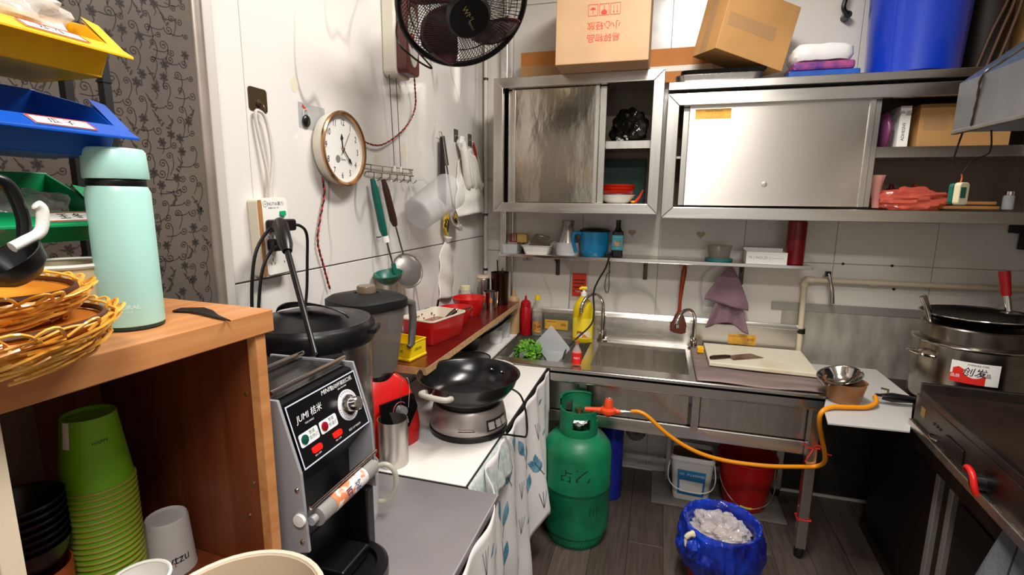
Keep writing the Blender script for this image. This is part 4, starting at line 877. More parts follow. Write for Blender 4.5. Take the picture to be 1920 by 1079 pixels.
# twisted red and black wire from the fan past the clock
RW = mat('red_wire', 'b8352c', .45)
t = thing('twisted_wire', 'twisted red and black wire looping from the fan to the clock and down', 'wire', (XL, 1.5, 1.22))
def twist(pts, r=.0032, turns=.030):
    P = spline(pts, 12); out = [[], []]; L = 0
    for i, p in enumerate(P):
        if i: L += (p-P[i-1]).length
        tg = (P[min(i+1, len(P)-1)]-P[max(i-1, 0)]).normalized(); n = tg.orthogonal().normalized(); b = tg.cross(n)
        ref = V((1, 0, 0)); ref = (ref-tg*ref.dot(tg)); n = ref.normalized() if ref.length > .1 else n; b = tg.cross(n); a = L/turns*2*pi
        for k in (0, 1): out[k].append(p+(n*cos(a+k*pi)+b*sin(a+k*pi))*r*.62)
    return out
for pts in ([(-.955, 1.475, 1.690), (-.950, 1.56, 1.678), (-.950, 1.635, 1.690), (-.948, 1.735, 1.735), (-.942, 1.81, 1.79), (-.940, 1.858, 1.855), (-.932, 1.842, 1.93), (-.915, 1.80, 1.985), (-.882, 1.735, 2.005), (-.868, 1.69, 2.035)],
            [(-.955, 1.285, 1.560), (-.955, 1.290, 1.51), (-.955, 1.262, 1.43), (-.955, 1.248, 1.37), (-.955, 1.268, 1.30), (-.955, 1.292, 1.225)]):
    a, b = twist(pts)
    MB().tube(a, .002, 6).build('red_strand', RW, t, local=False, smooth=True); MB().tube(b, .002, 6).build('black_strand', RUBBER, t, local=False, smooth=True)
# wall fan
fb = thing('wall_fan', 'black wall fan with purple blades on a white and brown wall bracket', 'fan', (XL, 1.72, 1.93))
B = lambda mb, n, m, parent=fb, **k: mb.build(n, m, parent, local=False, **k)
B(MB().prism(rrect(1.662, 1.775, 1.925, 2.60, .022), .050, frame((XL+.001, 0, 0), (0, 1, 0), (0, 0, 1))), 'bracket_box', mat('ivory_plastic', 'ddd5c4', .4), bevel=.006)
B(MB().prism(rrect(1.672, 1.773, 1.935, 2.55, .018), .040, frame((XL+.05, 0, 0), (0, 1, 0), (0, 0, 1))), 'front_cover', mat('brown_plastic', '5e2b26', .35), bevel=.006)
B(MB().prism([(1.722+.036*cos(a), 2.06+.10*sin(a)) for a in [i*2*pi/40 for i in range(40)]], .006, frame((XL+.088, 0, 0), (0, 1, 0), (0, 0, 1))), 'control_panel', mat('grey_panel', 'c2beb4', .4), bevel=.002)
B(MB().ball((XL+.098, 1.70, 2.055), .008, .010, .014), 'indicator', mat('indicator_red', '8e2018', .2), smooth=True)
for y, yb in ((1.655, 1.694), (1.703, 1.741)):
    c = B(MB().tube([(XL+.03, y, 1.925), (XL+.018, yb, 1.618)], .0013, 6), 'pull_cord', mat('cord_black', '2a2a2a', .6)); B(MB().cyl((XL+.018, yb, 1.618), (XL+.018, yb, 1.598), .005, .006), 'cord_bead', WHITE, c, smooth=True)
C = V((-.592, 1.490, 2.066)); n = V((.47, -.56, -.72)).normalized(); rr_ = V((.86, .5, .05)); FM = frame(C, rr_-n*rr_.dot(n), n.cross(rr_)); 
rr_ = (rr_-n*rr_.dot(n)).normalized(); uu = n.cross(rr_); FM = Matrix(((rr_.x, uu.x, n.x, C.x), (rr_.y, uu.y, n.y, C.y), (rr_.z, uu.z, n.z, C.z), (0, 0, 0, 1)))
L_ = lambda x, y, z: FM @ V((x, y, z)); Rf = .190
PURP = mat('purple_blade', '451a28', .25, coat=.3)
B(MB().tube([L_(Rf*cos(a), Rf*sin(a), 0) for a in [i*2*pi/72 for i in range(72)]], .009, 8, closed=True), 'guard_ring', BLACK, smooth=True)
for sgn, nm in ((1, 'front_guard'), (-1, 'rear_guard')):
    mb = MB()
    for k in range(96):
        a = 2*pi*k/96; pts = []
        for i in range(7):
            q = i/6; r = Rf*(1-q)+.045*q; zz = sgn*(.075 if sgn > 0 else .085)*(1-(r/Rf)**2.2); aa = a+.35*sgn*q; pts.append(L_(r*cos(aa), r*sin(aa), zz))
        mb.tube(pts, .0011, 4)
    for r in (.16, .11): mb.tube([L_(r*cos(a), r*sin(a), sgn*(.075 if sgn > 0 else .085)*(1-(r/Rf)**2.2)) for a in [i*2*pi/48 for i in range(48)]], .0014, 4, closed=True)
    B(mb, nm, BLACKM)
B(MB().lathe([(.064, .058), (.066, .070), (.058, .080), (.001, .083)], 40, FM), 'guard_cap', BLACK, smooth=True)
text('WNL', .022, mat('logo_gold', '8d8250', .4), fb, FM @ Matrix.Translation((-.005, .01, .0828)) @ Matrix.Rotation(rad(-55), 4, 'Z'), local=False); text('WEINILE', .009, mat('logo_grey', '7a7478', .4), fb, FM @ Matrix.Translation((.005, -.02, .0825)) @ Matrix.Rotation(rad(-55), 4, 'Z'), local=False)
hubp = B(MB().lathe([(.001, -.02), (.045, -.02), (.045, .045), (.035, .055), (.001, .056)], 32, FM), 'hub', BLACK, smooth=True)
for k in range(4):
    a0 = 2*pi*k/4+.55
    def bl(u, v, a0=a0):
        r = .035+.140*u; w = .46+.46*sin(pi*min(1, u*.9+.1))**.8; a = a0+(v-.5)*w*1.22+u*.55
        return L_(r*cos(a), r*sin(a), .02+.028*(v-.5)*2*(1-.3*u))
    B(MB().grid(bl, 12, 8), 'blade', PURP, smooth=True, solid=.003)
B(MB().lathe([(.001, -.20), (.05, -.20), (.065, -.17), (.068, -.09), (.05, -.075), (.001, -.075)], 32, FM), 'motor', mat('motor_cream', 'd3c7a6', .4), smooth=True)
B(MB().tube([tuple(C-n*.16), (-.80, 1.70, 2.19), (XL+.09, 1.725, 2.24)], .022, 12), 'neck', BLACK, smooth=True)
B(MB().tube(spline([(XL+.06, 1.672, 2.30), (XL+.10, 1.64, 2.20), tuple(L_(-.20, -.08, .02)), tuple(L_(-.16, -.13, .05)), tuple(L_(-.10, -.17, .05)), tuple(L_(-.14, -.15, -.03))], 8), .003, 6), 'fan_cable', RUBBER, smooth=True)
# hook rail with utensils
t = thing('hook_rail', 'chrome wire hook rail on the wall below the pull cords', 'hook rail', (XL, 1.69, 1.60))
mb = MB(); WR = mat('wire_chrome', '8d8478', .25, 1)
for z, x in ((.012, .012), (-.012, .014)): mb.tube(spline([(.002, -.16, z), (x, -.165, z), (x+.004, 0, z), (x, .155, z), (.002, .15, z)], 6), .0022, 8)
for y in (-.15, -.075, -.01, .07, .145): mb.cyl((.015, y, -.012), (.015, y, .012), .0015, n=6)
mb.build('rail', WR, t, smooth=True)
for y in (-.13, -.08, -.025, .03, .085, .135): MB().tube(spline([(.015, y, -.012), (.014, y, -.030), (.024, y+.004, -.040), (.034, y+.012, -.028)]), .0018, 6).build('hook', WR, t, smooth=True)
DGREEN = mat('dark_green_plastic', '0d5a4c', .35)
t = thing('green_ladle', 'dark green plastic ladle hanging from the hook rail', 'ladle', (-.925, 1.57, 1.22))
MB().tube([(-.012, -.045, .345), (-.008, -.035, .30), (0, -.008, .175), (.002, .0, .150)], [.008, .013, .014, .010], 12).build('handle', DGREEN, t, smooth=True)
MB().tube([(0.002, .0, .150), (.004, .004, .128)], [.012, .013], 12).build('white_band', WHITE, t, smooth=True)
MB().tube([(.004, .006, .13), (.012, .035, .035)], .004, 8).build('shaft', CHROME, t, smooth=True)
M = Matrix.Translation((.018, -.012, .012)) @ Matrix.Rotation(rad(12), 4, 'X')
bw = MB().lathe([(.001, -.034), (.022, -.030), (.042, -.014), (.052, .008), (.050, .008), (.040, -.011), (.02, -.027), (.001, -.031)], 32, M).build('bowl', DGREEN, t, smooth=True); MB().tube([(.012, .034, .05), (.018, .036, .012)], [.008, .010], 8).build('neck', DGREEN, bw, smooth=True)
t = thing('mesh_strainer', 'steel mesh strainer with a brown handle hanging from the hook rail', 'strainer', (-.925, 1.68, 1.17))
MB().tube([(-.012, -.085, .395), (-.008, -.075, .36), (0, -.045, .255), (.002, -.036, .232)], [.008, .012, .014, .009], 12).build('handle', mat('brown_handle', '3a231c', .35), t, smooth=True)
MB().tube([(.002, -.036, .235), (.010, .002, .125)], .0035, 8).build('shaft', CHROME, t, smooth=True)
nn = V((.80, -.45, .25)).normalized(); ax_ = nn.orthogonal().normalized(); ay_ = nn.cross(ax_); MM = Matrix(((ax_.x, ay_.x, nn.x, .018), (ax_.y, ay_.y, nn.y, .018), (ax_.z, ay_.z, nn.z, .060), (0, 0, 0, 1)))
MB().tube([MM @ V((.064*cos(a), .064*sin(a), 0)) for a in rg], .0042, 8, closed=True).build('rim', STEEL, t, smooth=True)
MB().lathe([(.063, 0), (.055, .006), (.035, .014), (.001, .018)], 40, MM).build('mesh_dome', mat('fine_mesh', '8f8b86', .4, .7, var=.2, vscale=300, alpha=.78), t, smooth=True)
# milky measuring jug hanging sideways
t = thing('measuring_jug', 'milky plastic measuring jug hanging sideways from the hook rail', 'jug', (-.878, 1.835, 1.375))
ax = V((.25, .86, .42)).normalized(); qx = ax.orthogonal().normalized(); qy = ax.cross(qx); JM = Matrix(((qx.x, qy.x, ax.x, -.008), (qx.y, qy.y, ax.y, -.09), (qx.z, qy.z, ax.z, .065), (0, 0, 0, 1)))
JUG = mat('jug_milky', 'c2c2c0', .3, alpha=.30)
MB().shell([(.058, 0), (.064, .006), (.074, .19), (.076, .215)], .002, 40, JM).build('body', JUG, t, smooth=True)
MB().tube(spline([JM @ V(p) for p in ((.0, -.070, .165), (0, -.108, .16), (0, -.112, .10), (0, -.066, .045))], 6), .007, 10).build('handle', JUG, t, smooth=True)
# hooks and hung things near the corner
WHK = mat('white_hook_plate', 'd9d5cc', .4); DHK = mat('dark_hook_plate', '6a6460', .4, .5)
for y, z, m, lb in ((2.125, 1.795, WHK, 'white adhesive hook holding the steel ladle'), (2.325, 1.80, DHK, 'dark adhesive hook above the white gloves bag'), (2.508, 1.80, DHK, 'dark adhesive hook with a red handle nearest the corner')):
    h = thing('adhesive_hook', lb, 'hook', (XL, y, z)); MB().prism(rrect(-.026, .026, -.030, .030, .006), .002, frame((0, 0, 0), (0, 1, 0), (0, 0, 1))).build('plate', m, h)
    MB().tube(spline([(.002, 0, 0), (.014, 0, -.006), (.016, 0, -.022), (.022, 0, -.018)]), .0022, 8).build('hook', CHROME, h, smooth=True)
t = thing('steel_skimmer', 'steel skimmer ladle hanging from the white hook', 'ladle', (-.935, 2.15, 1.36))
MB().tube([(-.012, -.022, .415), (-.006, .006, .29)], [.010, .011], 12).build('grip', CHROME, t, smooth=True); MB().tube([(-.006, .006, .29), (.0, .06, .10)], .004, 8).build('shaft', CHROME, t, smooth=True)
M = Matrix.Translation((.012, .075, .045)) @ Matrix.Rotation(rad(70), 4, 'Y') @ Matrix.Rotation(rad(-20), 4, 'X')
MB().lathe([(.001, -.03), (.03, -.024), (.055, -.006), (.062, .010), (.060, .010), (.05, -.004), (.001, -.027)], 32, M).build('bowl', CHROME, t, smooth=True)
t = thing('black_spatula', 'black flat spatula with a yellow end hanging beside the skimmer', 'spatula', (-.945, 2.11, 1.34))
MB().prism([(-.012, .43), (.008, .43), (.040, .24), (.036, .12), (-.014, .16), (-.020, .30)], .004, frame((0, 0, 0), (0, 1, 0), (0, 0, 1))).build('blade', BLACKM, t, bevel=.001)
MB().prism([(-.010, .10), (.030, .12), (.034, .04), (.010, -.01), (-.018, .03)], .012, frame((.0, .02, 0), (0, 1, 0), (0, 0, 1))).build('yellow_end', mat('yellow_end', 'd0a81a', .4, col2='1c1a18', vscale=14, lo=.5, hi=.52), t, bevel=.003)
t = thing('glove_bag', 'white plastic bag with crumpled gloves hanging near the corner', 'bag', (XL, 2.45, 1.41))
BAGW = mat('bag_white', 'dcd8d0', .45, bump=.2, bscale=30)
MB().grid(lambda u, v: (.006+.05*sin(pi*u)**.7*(1.1-v)+.012*noise.noise(V((u*4, v*5, 1))), -.165+.395*u+.05*(1-u)*v, .02*sin(u*3)+.27*v+.06*sin(pi*u)*v*v), 30, 24).build('bag', BAGW, t, smooth=True, solid=.002)
mb = MB()
for k in range(5):
    a = -.06+.035*k; mb.tube(spline([(.024, -.11+.02*k, .36-.03*k), (.036, -.10+.03*k, .30), (.038, -.08+.045*k, .22-.01*k), (.032, -.04+.045*k, .145+.012*(k % 2))], 5), [.020-.002*k]*15+[.012], 10)
mb.ball((.022, -.105, .355), .02, .034, .034, 14, 10, amp=.4, fq=3)
for k in range(7): mb.ball((.03, .02+.024*k, .165+.008*(k % 2)), .012, .012, .018, 10, 6)
mb.build('gloves', BAGW, t, smooth=True)
t = thing('red_peeler', 'red handled tool hanging on the hook nearest the corner', 'tool', (XL+.012, 2.535, 1.60))
MB().tube(spline([(.004, -.02, .185), (.006, .01, .14), (.006, .03, .08), (.004, .035, .02)]), .007, 10).build('handle', mat('peeler_red', '9a2018', .4), t, smooth=True)
t = thing('tissue_sleeve', 'white plastic sleeve hanging on the tiles above the red bowls', 'sleeve', (XL, 2.17, 1.04))
MB().grid(lambda u, v: (.003+.012*sin(pi*u)+.004*sin(14*v+3*u), (-.075+.16*u)*(1-.78*max(0, (v-.7)/.3))+.02*v, .275*v-.02*u), 14, 24).build('sleeve', BAGW, t, smooth=True, solid=.002)
MB().tube([(.01, .012, .262), (.012, .010, .282)], [.016, .024], 10).build('gathered_neck', BAGW, t, smooth=True)
t = thing('wall_nail', 'small nail hook in the tiles left of the green ladle', 'nail', (XL, 1.585, 1.363)); MB().tube([(0, 0, 0), (.010, 0, 0), (.014, .010, .002)], .002, 6).build('nail', BLACKM, t)
GLUE = mat('old_glue', 'd3cbb4', .6)
for y, z, w, h in ((1.60, 1.63, .045, .05), (1.80, 1.68, .05, .07), (1.20, 1.80, .03, .04)):
    MB().prism([(y+w*.5*cos(a)*(1+.3*noise.noise(V((a, y, z)))), z+h*.5*sin(a)*(1+.3*noise.noise(V((a*2, z, y))))) for a in [i*2*pi/14 for i in range(14)]], .0005, frame((XL, 0, 0), (0, 1, 0), (0, 0, 1))).build('glue_residue', GLUE, wl)
# ================================================================ THINGS ON THE WALL SHELF (top z 1.218)
ZH = 1.2185
t = thing('clear_box', 'clear plastic box at the left end of the wall shelf', 'box', (-.755, 2.60, ZH))
loft(MB(), [(0, .040, .060), (.05, .044, .064), (.05, .042, .062), (.003, .038, .058)], True, True).build('box', CLEARP, t)
t = thing('sponge', 'yellow sponge leaning in the clear box on the wall shelf', 'sponge', (-.715, 2.66, ZH)); MB().box(-.028, .028, -.02, .02, .05, .098).build('foam', mat('sponge', 'c9a058', .8), t, bevel=.004); MB().box(-.026, .026, -.012, .012, 0, .05).build('holder', BLACKM, t)
t = thing('spice_packet', 'small red striped packet at the left end of the wall shelf', 'packet', (-.775, 2.69, ZH)); MB().box(-.02, .02, -.012, .012, 0, .095).build('packet', mat('stripe_red', '8d2a1c', .5), t)
for x in (-.003, .006, .015): MB().box(x-.001, x+.001, -.0126, -.0121, .055, .095).build('stripe', PAPER, t)
t = thing('white_tray', 'white plastic tray with a crumpled bag on the wall shelf', 'tray', (-.612, 2.60, ZH))
loft(MB(), [(0, .060, .055), (.042, .075, .068), (.045, .080, .073), (.047, .079, .072), (.043, .073, .066), (.004, .058, .053)], True, True).build('tray', WHITE, t, smooth=True)
mb = MB(); mb.ball((0.01, .015, .055), .055, .04, .045, 30, 16, amp=.45, fq=2.6, seed=5); mb.build('crumpled_bag', mat('bag_brown', '7a6a58', .15, alpha=.5), t, smooth=True)
t = thing('thermal_jug', 'silver and white conical thermal jug on the wall shelf', 'jug', (-.455, 2.60, ZH))
MB().lathe([(.058, 0), (.061, .004), (.061, .05), (.058, .065)], 40).build('base', mat('pearl_white', 'c9c6c8', .35), t, smooth=True)
MB().lathe([(.058, .065), (.030, .145), (.028, .150)], 40).build('cone', mat('silver_satin', 'b3aea8', .25, .8), t, smooth=True); MB().lathe([(.029, .150), (.032, .165), (.030, .178), (.001, .180)], 32).build('stopper', mat('silver_dull', '8d8984', .4, .6), t, smooth=True)
t = thing('blue_pot', 'blue plastic pot with handle and black lid on the wall shelf', 'pot', (-.315, 2.60, ZH))
BLUEP = mat('cyan_blue', '0f78a8', .3, coat=.2)
MB().lathe([(.058, 0), (.068, .012), (.073, .04), (.075, .125)], 44).build('body', BLUEP, t, smooth=True); MB().lathe([(.078, .125), (.079, .132), (.06, .142), (.001, .146)], 44).build('lid', BLACK, t, smooth=True)
MB().tube(spline([(-.066, -.03, .115), (-.098, -.045, .115), (-.103, -.048, .07), (-.088, -.042, .02)], 6), .010, 10).build('handle', BLUEP, t, smooth=True)
t = thing('sauce_bottle', 'dark sauce bottle with a turquoise label on the wall shelf', 'bottle', (-.198, 2.60, ZH))
MB().prism(rrect(-.027, .027, -.02, .02, .008), .13).build('body', mat('dark_bottle', '120c0a', .2), t, bevel=.004); MB().lathe([(.02, .13), (.012, .15), (.012, .185), (.001, .186)], 24).build('neck', BLACK, t, smooth=True)
k = MB().box(-.0265, .0265, -.0208, -.0202, .035, .110).build('label', mat('turquoise_label', '3fa8b8', .5), t); MB().box(-.017, .017, -.0214, -.0209, .055, .082).build('label_picture', mat('food_picture', 'd8c8a8', .5, col2='8a4a20', vscale=40), k)
text('OYSTER SAUCE', .006, PWHITE, k, frame((0, -.0212, .1), (1, 0, 0), (0, 0, 1))); text('500ml', .007, PWHITE, k, frame((0, -.0212, .045), (1, 0, 0), (0, 0, 1)))
t = thing('clear_tub', 'clear round tub upside down on a teal lid on the wall shelf', 'tub', (.285, 2.60, ZH))
MB().lathe([(.060, 0), (.063, .003), (.063, .012), (.055, .014)], 36).build('lid', mat('teal_lid', '1f6f74', .4), t, smooth=True); MB().lathe([(.052, .014), (.048, .02), (.056, .07), (.058, .074), (.054, .074)], 36).build('tub', mat('smoky_clear', '8d857a', .2, alpha=.6), t, smooth=True)
t = thing('white_carton', 'open white carton with printed panel near the shelf end', 'box', (.482, 2.568, ZH), rad(-2))
mb = MB(); mb.box(-.085, .085, -.045, -.043, 0, .056); mb.box(-.085, .085, .075, .077, 0, .066); mb.box(-.085, -.083, -.043, .075, 0, .056); mb.box(.083, .085, -.043, .075, 0, .056); mb.box(-.083, .083, -.043, .075, 0, .002); mb.build('carton', PAPER, t)
text('N | NO.25 | ———', .018, mat('grey_print', '8d8a88', .6), t, frame((0, -.0454, .03), (1, 0, 0), (0, 0, 1)))
t = thing('red_canister', 'dark red canister at the right end of the wall shelf', 'canister', (.612, 2.60, ZH))
MB().lathe([(.037, 0), (.040, .003), (.040, .195), (.036, .2), (.001, .2)], 40).build('canister', mat('dark_red_tin', '7a0a18', .3), t, smooth=True)
# plug and cable hanging off the shelf into the sink
t = thing('dangling_cable', 'black cable with plug hanging from the shelf into the sink', 'cable', (-.24, 2.56, .77))
MB().box(-.016, .016, -.014, .016, .4495, .474).build('plug', BLACK, t, bevel=.004)
MB().tube(spline([(.006, -.01, .462), (.010, -.052, .455), (-.004, -.056, .40), (-.040, -.055, .33), (-.058, -.06, .27), (-.050, -.08, .18), (-.058, -.12, .12), (-.12, -.20, .06), (-.155, -.25, .02), (-.165, -.28, -.02)], 8), .0045, 8).build('cable', RUBBER, t, smooth=True)
# hooks, note, wire hook, spatula, cloth under the shelf
t = thing('clear_hook', 'clear hook plate below the left end of the wall shelf', 'hook', (-.70, YB, 1.185)); MB().prism(rrect(-.03, .03, -.025, .02, .005), .0015, frame((0, 0, 0), (1, 0, 0), (0, 0, 1))).build('plate', CLEARP, t); MB().tube([(0, -.002, 0), (0, -.012, -.004), (0, -.014, -.014)], .003, 6).build('hook', DKSTEEL, t)
t = thing('paper_note', 'orange red paper note with dark lines in a clear sleeve on the wall', 'note', (-.405, YB-.001, 1.04))
MB().box(-.052, .050, -.002, 0, -.085, .130).build('sleeve', mat('sleeve', 'ded6cc', .25, alpha=.55), t); k = MB().box(-.038, .040, -.004, -.002, -.062, .066).build('note', mat('note_red', 'd83a1e', .6), t)
for z, w in ((.028, .031), (.010, .030), (-.012, .030), (-.034, .030)): MB().box(-w, w, -.0046, -.0041, z-.0035, z+.0035).build('line', mat('note_line', '6a1a10', .6), k)
text('Fragile', .012, PWHITE, k, frame((-.005, -.0048, -.034), (1, 0, 0), (0, 0, 1)))
t = thing('metal_rod', 'thin metal rod leaning beside the red note', 'rod', (-.458, YB-.004, .90)); MB().tube([(0, 0, 0), (.006, 0, .24)], .0022, 8).build('rod', STEEL, t)
t = thing('wire_hook', 'bent wire hook hanging below the shelf right of the note', 'hook', (-.247, YB-.006, 1.05))
MB().tube(spline([(0, -.004, .155), (.002, -.008, .10), (.006, -.01, .07), (-.008, -.01, .06), (-.016, -.01, .0), (-.010, -.01, -.035), (.002, -.01, -.036), (.006, -.01, 0), (.003, -.01, .07), (.006, -.004, .15)], 6), .002, 6).build('wire', DKSTEEL, t, smooth=True)
def hk(y, z, lb):
    h = thing('adhesive_hook', lb, 'hook', (y, YB, z)); MB().prism(rrect(-.026, .026, -.026, .020, .006), .002, frame((0, 0, 0), (1, 0, 0), (0, 0, 1))).build('plate', mat('pink_plate', 'd0b4a8', .4), h); MB().tube([(0, -.002, 0), (0, -.016, -.003), (0, -.020, .006)], .003, 6).build('hook', CHROME, h)
hk(.135, 1.187, 'pale hook plate holding the brown spatula'); hk(.350, 1.187, 'pale hook plate holding the purple cloth')
t = thing('silicone_spatula', 'brown translucent silicone spatula hanging from the wall hook', 'spatula', (.125, YB-.052, .82))
SPB = mat('brown_silicone', '52200f', .3, col2='6a2a14', vscale=4)
MB().tube([(.012, 0, .36), (.010, 0, .33), (.004, 0, .26), (0, 0, .17), (0, 0, .10)], [.008, .014, .012, .008, .010], 12).build('handle', mat('amber_handle', '8a3412', .25), t, smooth=True)
MB().prism([(-.008, .125), (.010, .125), (.030, .085), (.040, .05), (.038, .008), (.015, .0), (-.020, .004), (-.040, .014), (-.040, .05), (-.025, .09)], .008, frame((0, .004, 0), (1, 0, 0), (0, 0, 1))).build('blade', SPB, t, bevel=.003)
t = thing('purple_cloth', 'dusty purple towel hanging in folds from the wall hook', 'towel', (.350, YB-.048, .86))
PUR = mat('purple_towel', '80646e', .85, var=.1, vscale=12, bump=.25, bscale=120)
def tw(u, v, layer):   # v 0 top .. 1 bottom
    if layer == 0:
        w = .012+.175*min(1, v*1.15)**.8; x = (u-.5)*w - .018*v + .02*u*v; z = .325-.165*v*(1-.0*u) - .05*u*v + .03*(1-u)*v*0
        return (x, -.022-.012*v-.010*sin(u*9+2*v)*v, z)
    w = .03+.175*v; x = (u-.5)*w+.006; z = .30-.29*v+.035*sin(pi*u)**2*v*v*1.2*(1 if v > .6 else .6)-.02*u*v
    return (x, -.004-.012*sin(u*13+v*2)*v-.006, z)
MB().grid(lambda u, v: tw(u, v, 1), 36, 24).build('back_fold', PUR, t, smooth=True, solid=.003); MB().grid(lambda u, v: tw(u, v, 0), 30, 18).build('front_fold', PUR, t, smooth=True, solid=.003)
# ================================================================ ON THE SINK
t = thing('soap_bottle', 'large yellow dish soap pump bottle behind the sink', 'bottle', (-.362, 2.612, .7510))
def el(mb, prof, fx=.056, fy=.036, n=32):
    k = len(mb.v)
    for s, z in prof: mb.v += [(fx*s*cos(2*pi*i/n), fy*s*sin(2*pi*i/n), z) for i in range(n)]
    for j in range(len(prof)-1): mb.f += [(k+j*n+i, k+j*n+(i+1) % n, k+(j+1)*n+(i+1) % n, k+(j+1)*n+i) for i in range(n)]
    mb.f += [tuple(k+i for i in range(n))[::-1], tuple(k+(len(prof)-1)*n+i for i in range(n))]; return mb
el(MB(), [(.85, 0), (.97, .006), (1, .03), (1, .15), (.97, .18), (.75, .215), (.4, .24), (.34, .25)]).build('bottle', mat('yellow_soap', 'e0b410', .2, col2='d8c81c', vscale=4, alpha=.93), t, smooth=True)
MB().lathe([(.016, .25), (.016, .27), (.008, .272), (.008, .29)], 20).build('collar', PAPER, t, smooth=True); MB().tube([(.014, 0, .292), (-.012, -.010, .294), (-.022, -.014, .288)], [.010, .009, .006], 10).build('pump', mat('cap_yellow', 'e8c80a', .4), t, smooth=True)
k = MB().grid(lambda u, v: (.0565*sin((u-.5)*2.2), -.0367*cos((u-.5)*2.2), .025+.11*v), 16, 1).build('label', mat('soap_label', 'f0cf20', .45, col2='f4dc50', vscale=8), t)
MB().grid(lambda u, v: (.0575*sin((u-.35)*1.3), -.0375*cos((u-.35)*1.3), .032+.035*v), 10, 1).build('label_patch', mat('label_patch', 'f0dcb8', .5, col2='d87a30', vscale=30, lo=.5, hi=.55), k); text('柠檬', .018, PRINT, k, frame((-.008, -.0395, .055), (1, 0, 0), (0, 0, 1)))
t = thing('small_bottle', 'small clear bottle with a red label on the sink divider', 'bottle', (-.295, 2.245, .7555))
t.location = (-.330, 2.215, .7545)
MB().lathe([(.020, 0), (.022, .003), (.022, .055), (.016, .075), (.009, .085), (.009, .1)], 24).build('bottle', mat('clear_bottle2', 'd8d4cc', .1, alpha=.35), t, smooth=True); MB().lathe([(.0225, .004), (.0225, .058)], 28).build('red_label', mat('red_label', 'd81a18', .4), t); MB().lathe([(.011, .098), (.011, .112), (.001, .113)], 18).build('cap', mat('cap_brown', '9a5a30', .5), t, smooth=True)
text('NO.1', .013, PWHITE, t, Matrix.Translation((0, 0, .035)) @ Matrix.Rotation(rad(-80), 4, 'Z') @ frame((0, 0, 0), (1, 0, 0), (0, 1, 0)), bend=.0228)
# lettuce in a clear container with its lid leaning
t = thing('lettuce_container', 'clear plastic container holding lettuce in the left basin', 'container', (-.560, 2.385, .5245))
loft(MB(), [(0, .11, .095), (.19, .125, .11), (.195, .130, .115), (.195, .127, .112), (.004, .106, .091)], True, True).build('container', CLEARP, t)
t2 = thing('lettuce', 'bunch of curly green lettuce in the clear container', 'lettuce', (-.585, 2.375, .530))
MB().ball((0, 0, .10), .07, .07, .098, 20, 12, amp=.2).build('heart', mat('lettuce_dark', '3f7a1c', .5), t2, smooth=True)
LET = [mat('lettuce_%d' % i, c, .45, col2=d, vscale=25) for i, (c, d) in enumerate((('3d7d18', '6ea62e'), ('559020', '86bb3e'), ('306812', '5f9426')))]
random.seed(21)
for k in range(46):
    a = random.uniform(0, 6.28); el_ = random.uniform(.15, 1.35); c = V((.068*cos(a)*cos(el_*.6), .060*sin(a)*cos(el_*.6), .165+.088*sin(el_)))
    d = V((cos(a)*cos(el_), sin(a)*cos(el_), sin(el_))).normalized(); p = d.orthogonal().normalized(); q = d.cross(p); s = random.uniform(.022, .036); ph = random.uniform(0, 6)
    def lf(u, v):
        r = s*(.15+.85*v); th = 2.6*(u-.5); return c+p*(r*sin(th))+q*(r*cos(th)-.4*s)+d*(.008*v*sin(u*26+ph)+.010*v*v)
    MB().grid(lf, 16, 4).build('leaf', LET[k % 3], t2, smooth=True, solid=.0008)
t = thing('container_lid', 'translucent square lid leaning upright over the lettuce container', 'lid', (-.475, 2.36, .745))
M = frame((-.025, -.02, .012), (.80, -.42, -.14), (-.25, .50, .83)); MB().prism(rrect(-.085, .085, -.02, .110, .012), .003, M @ Matrix.Rotation(rad(-24), 4, 'Z')).build('lid', mat('lid_milky', 'c8cacc', .25, alpha=.45), t, bevel=.001)
# mat, chopping board, cleaver
t = thing('drainboard_mat', 'greyish purple rubber mat covering the right basin', 'mat', (.44, 2.40, .7575))
MB().grid(lambda u, v: (.190+.495*u-.44, 2.150+.52*v-2.40, .004+.003*sin(u*9)*(1-v)-.0025), 40, 12).build('mat', mat('mat_purple', '6f5f5c', .5, col2='8a7672', vscale=3, stretch=(1, 9, 1)), t, smooth=True, solid=.003)
t = thing('chopping_board', 'cream plastic chopping board with brown stains on the mat', 'board', (.475, 2.50, .7665))
MB().prism([(-.222, -.160), (.212, -.185), (.225, .165), (-.222, .165)], .020).build('board', mat('board_cream', 'd8cfb8', .5, col2='c09a5c', vscale=3.2, lo=.58, hi=.85), t, bevel=.004)
MB().box(-.222, -.02, .1655, .180, .002, .018).build('rear_strip', mat('dark_strip', '3a2e28', .6), t)
t = thing('cleaver', 'Chinese cleaver with a wooden handle lying on the chopping board', 'knife', (.38, 2.44, .7870), rad(22))
MB().prism([(-.035, -.035), (.125, -.012), (.10, .055), (-.035, .030)], .0022).build('blade', mat('rusty_blade', '9a8a7c', .3, .8, col2='8a5a38', vscale=14), t); MB().tube([(-.035, .0, .008), (-.06, -.004, .009), (-.12, -.012, .009), (-.135, -.014, .009)], [.007, .009, .010, .007], 12).build('handle', mat('dark_wood', '2c1a10', .4), t, smooth=True)
t = thing('yellow_clip', 'small yellow plastic clip beside the chopping board', 'clip', (.234, 2.56, .7665)); MB().box(-.018, .012, -.022, -.012, 0, .026).build('clip_arm', YELLOW, t, bevel=.002); MB().box(-.018, .012, .010, .020, 0, .026).build('clip_arm', YELLOW, t, bevel=.002); MB().box(-.018, -.008, -.012, .010, 0, .02).build('clip_back', YELLOW, t)
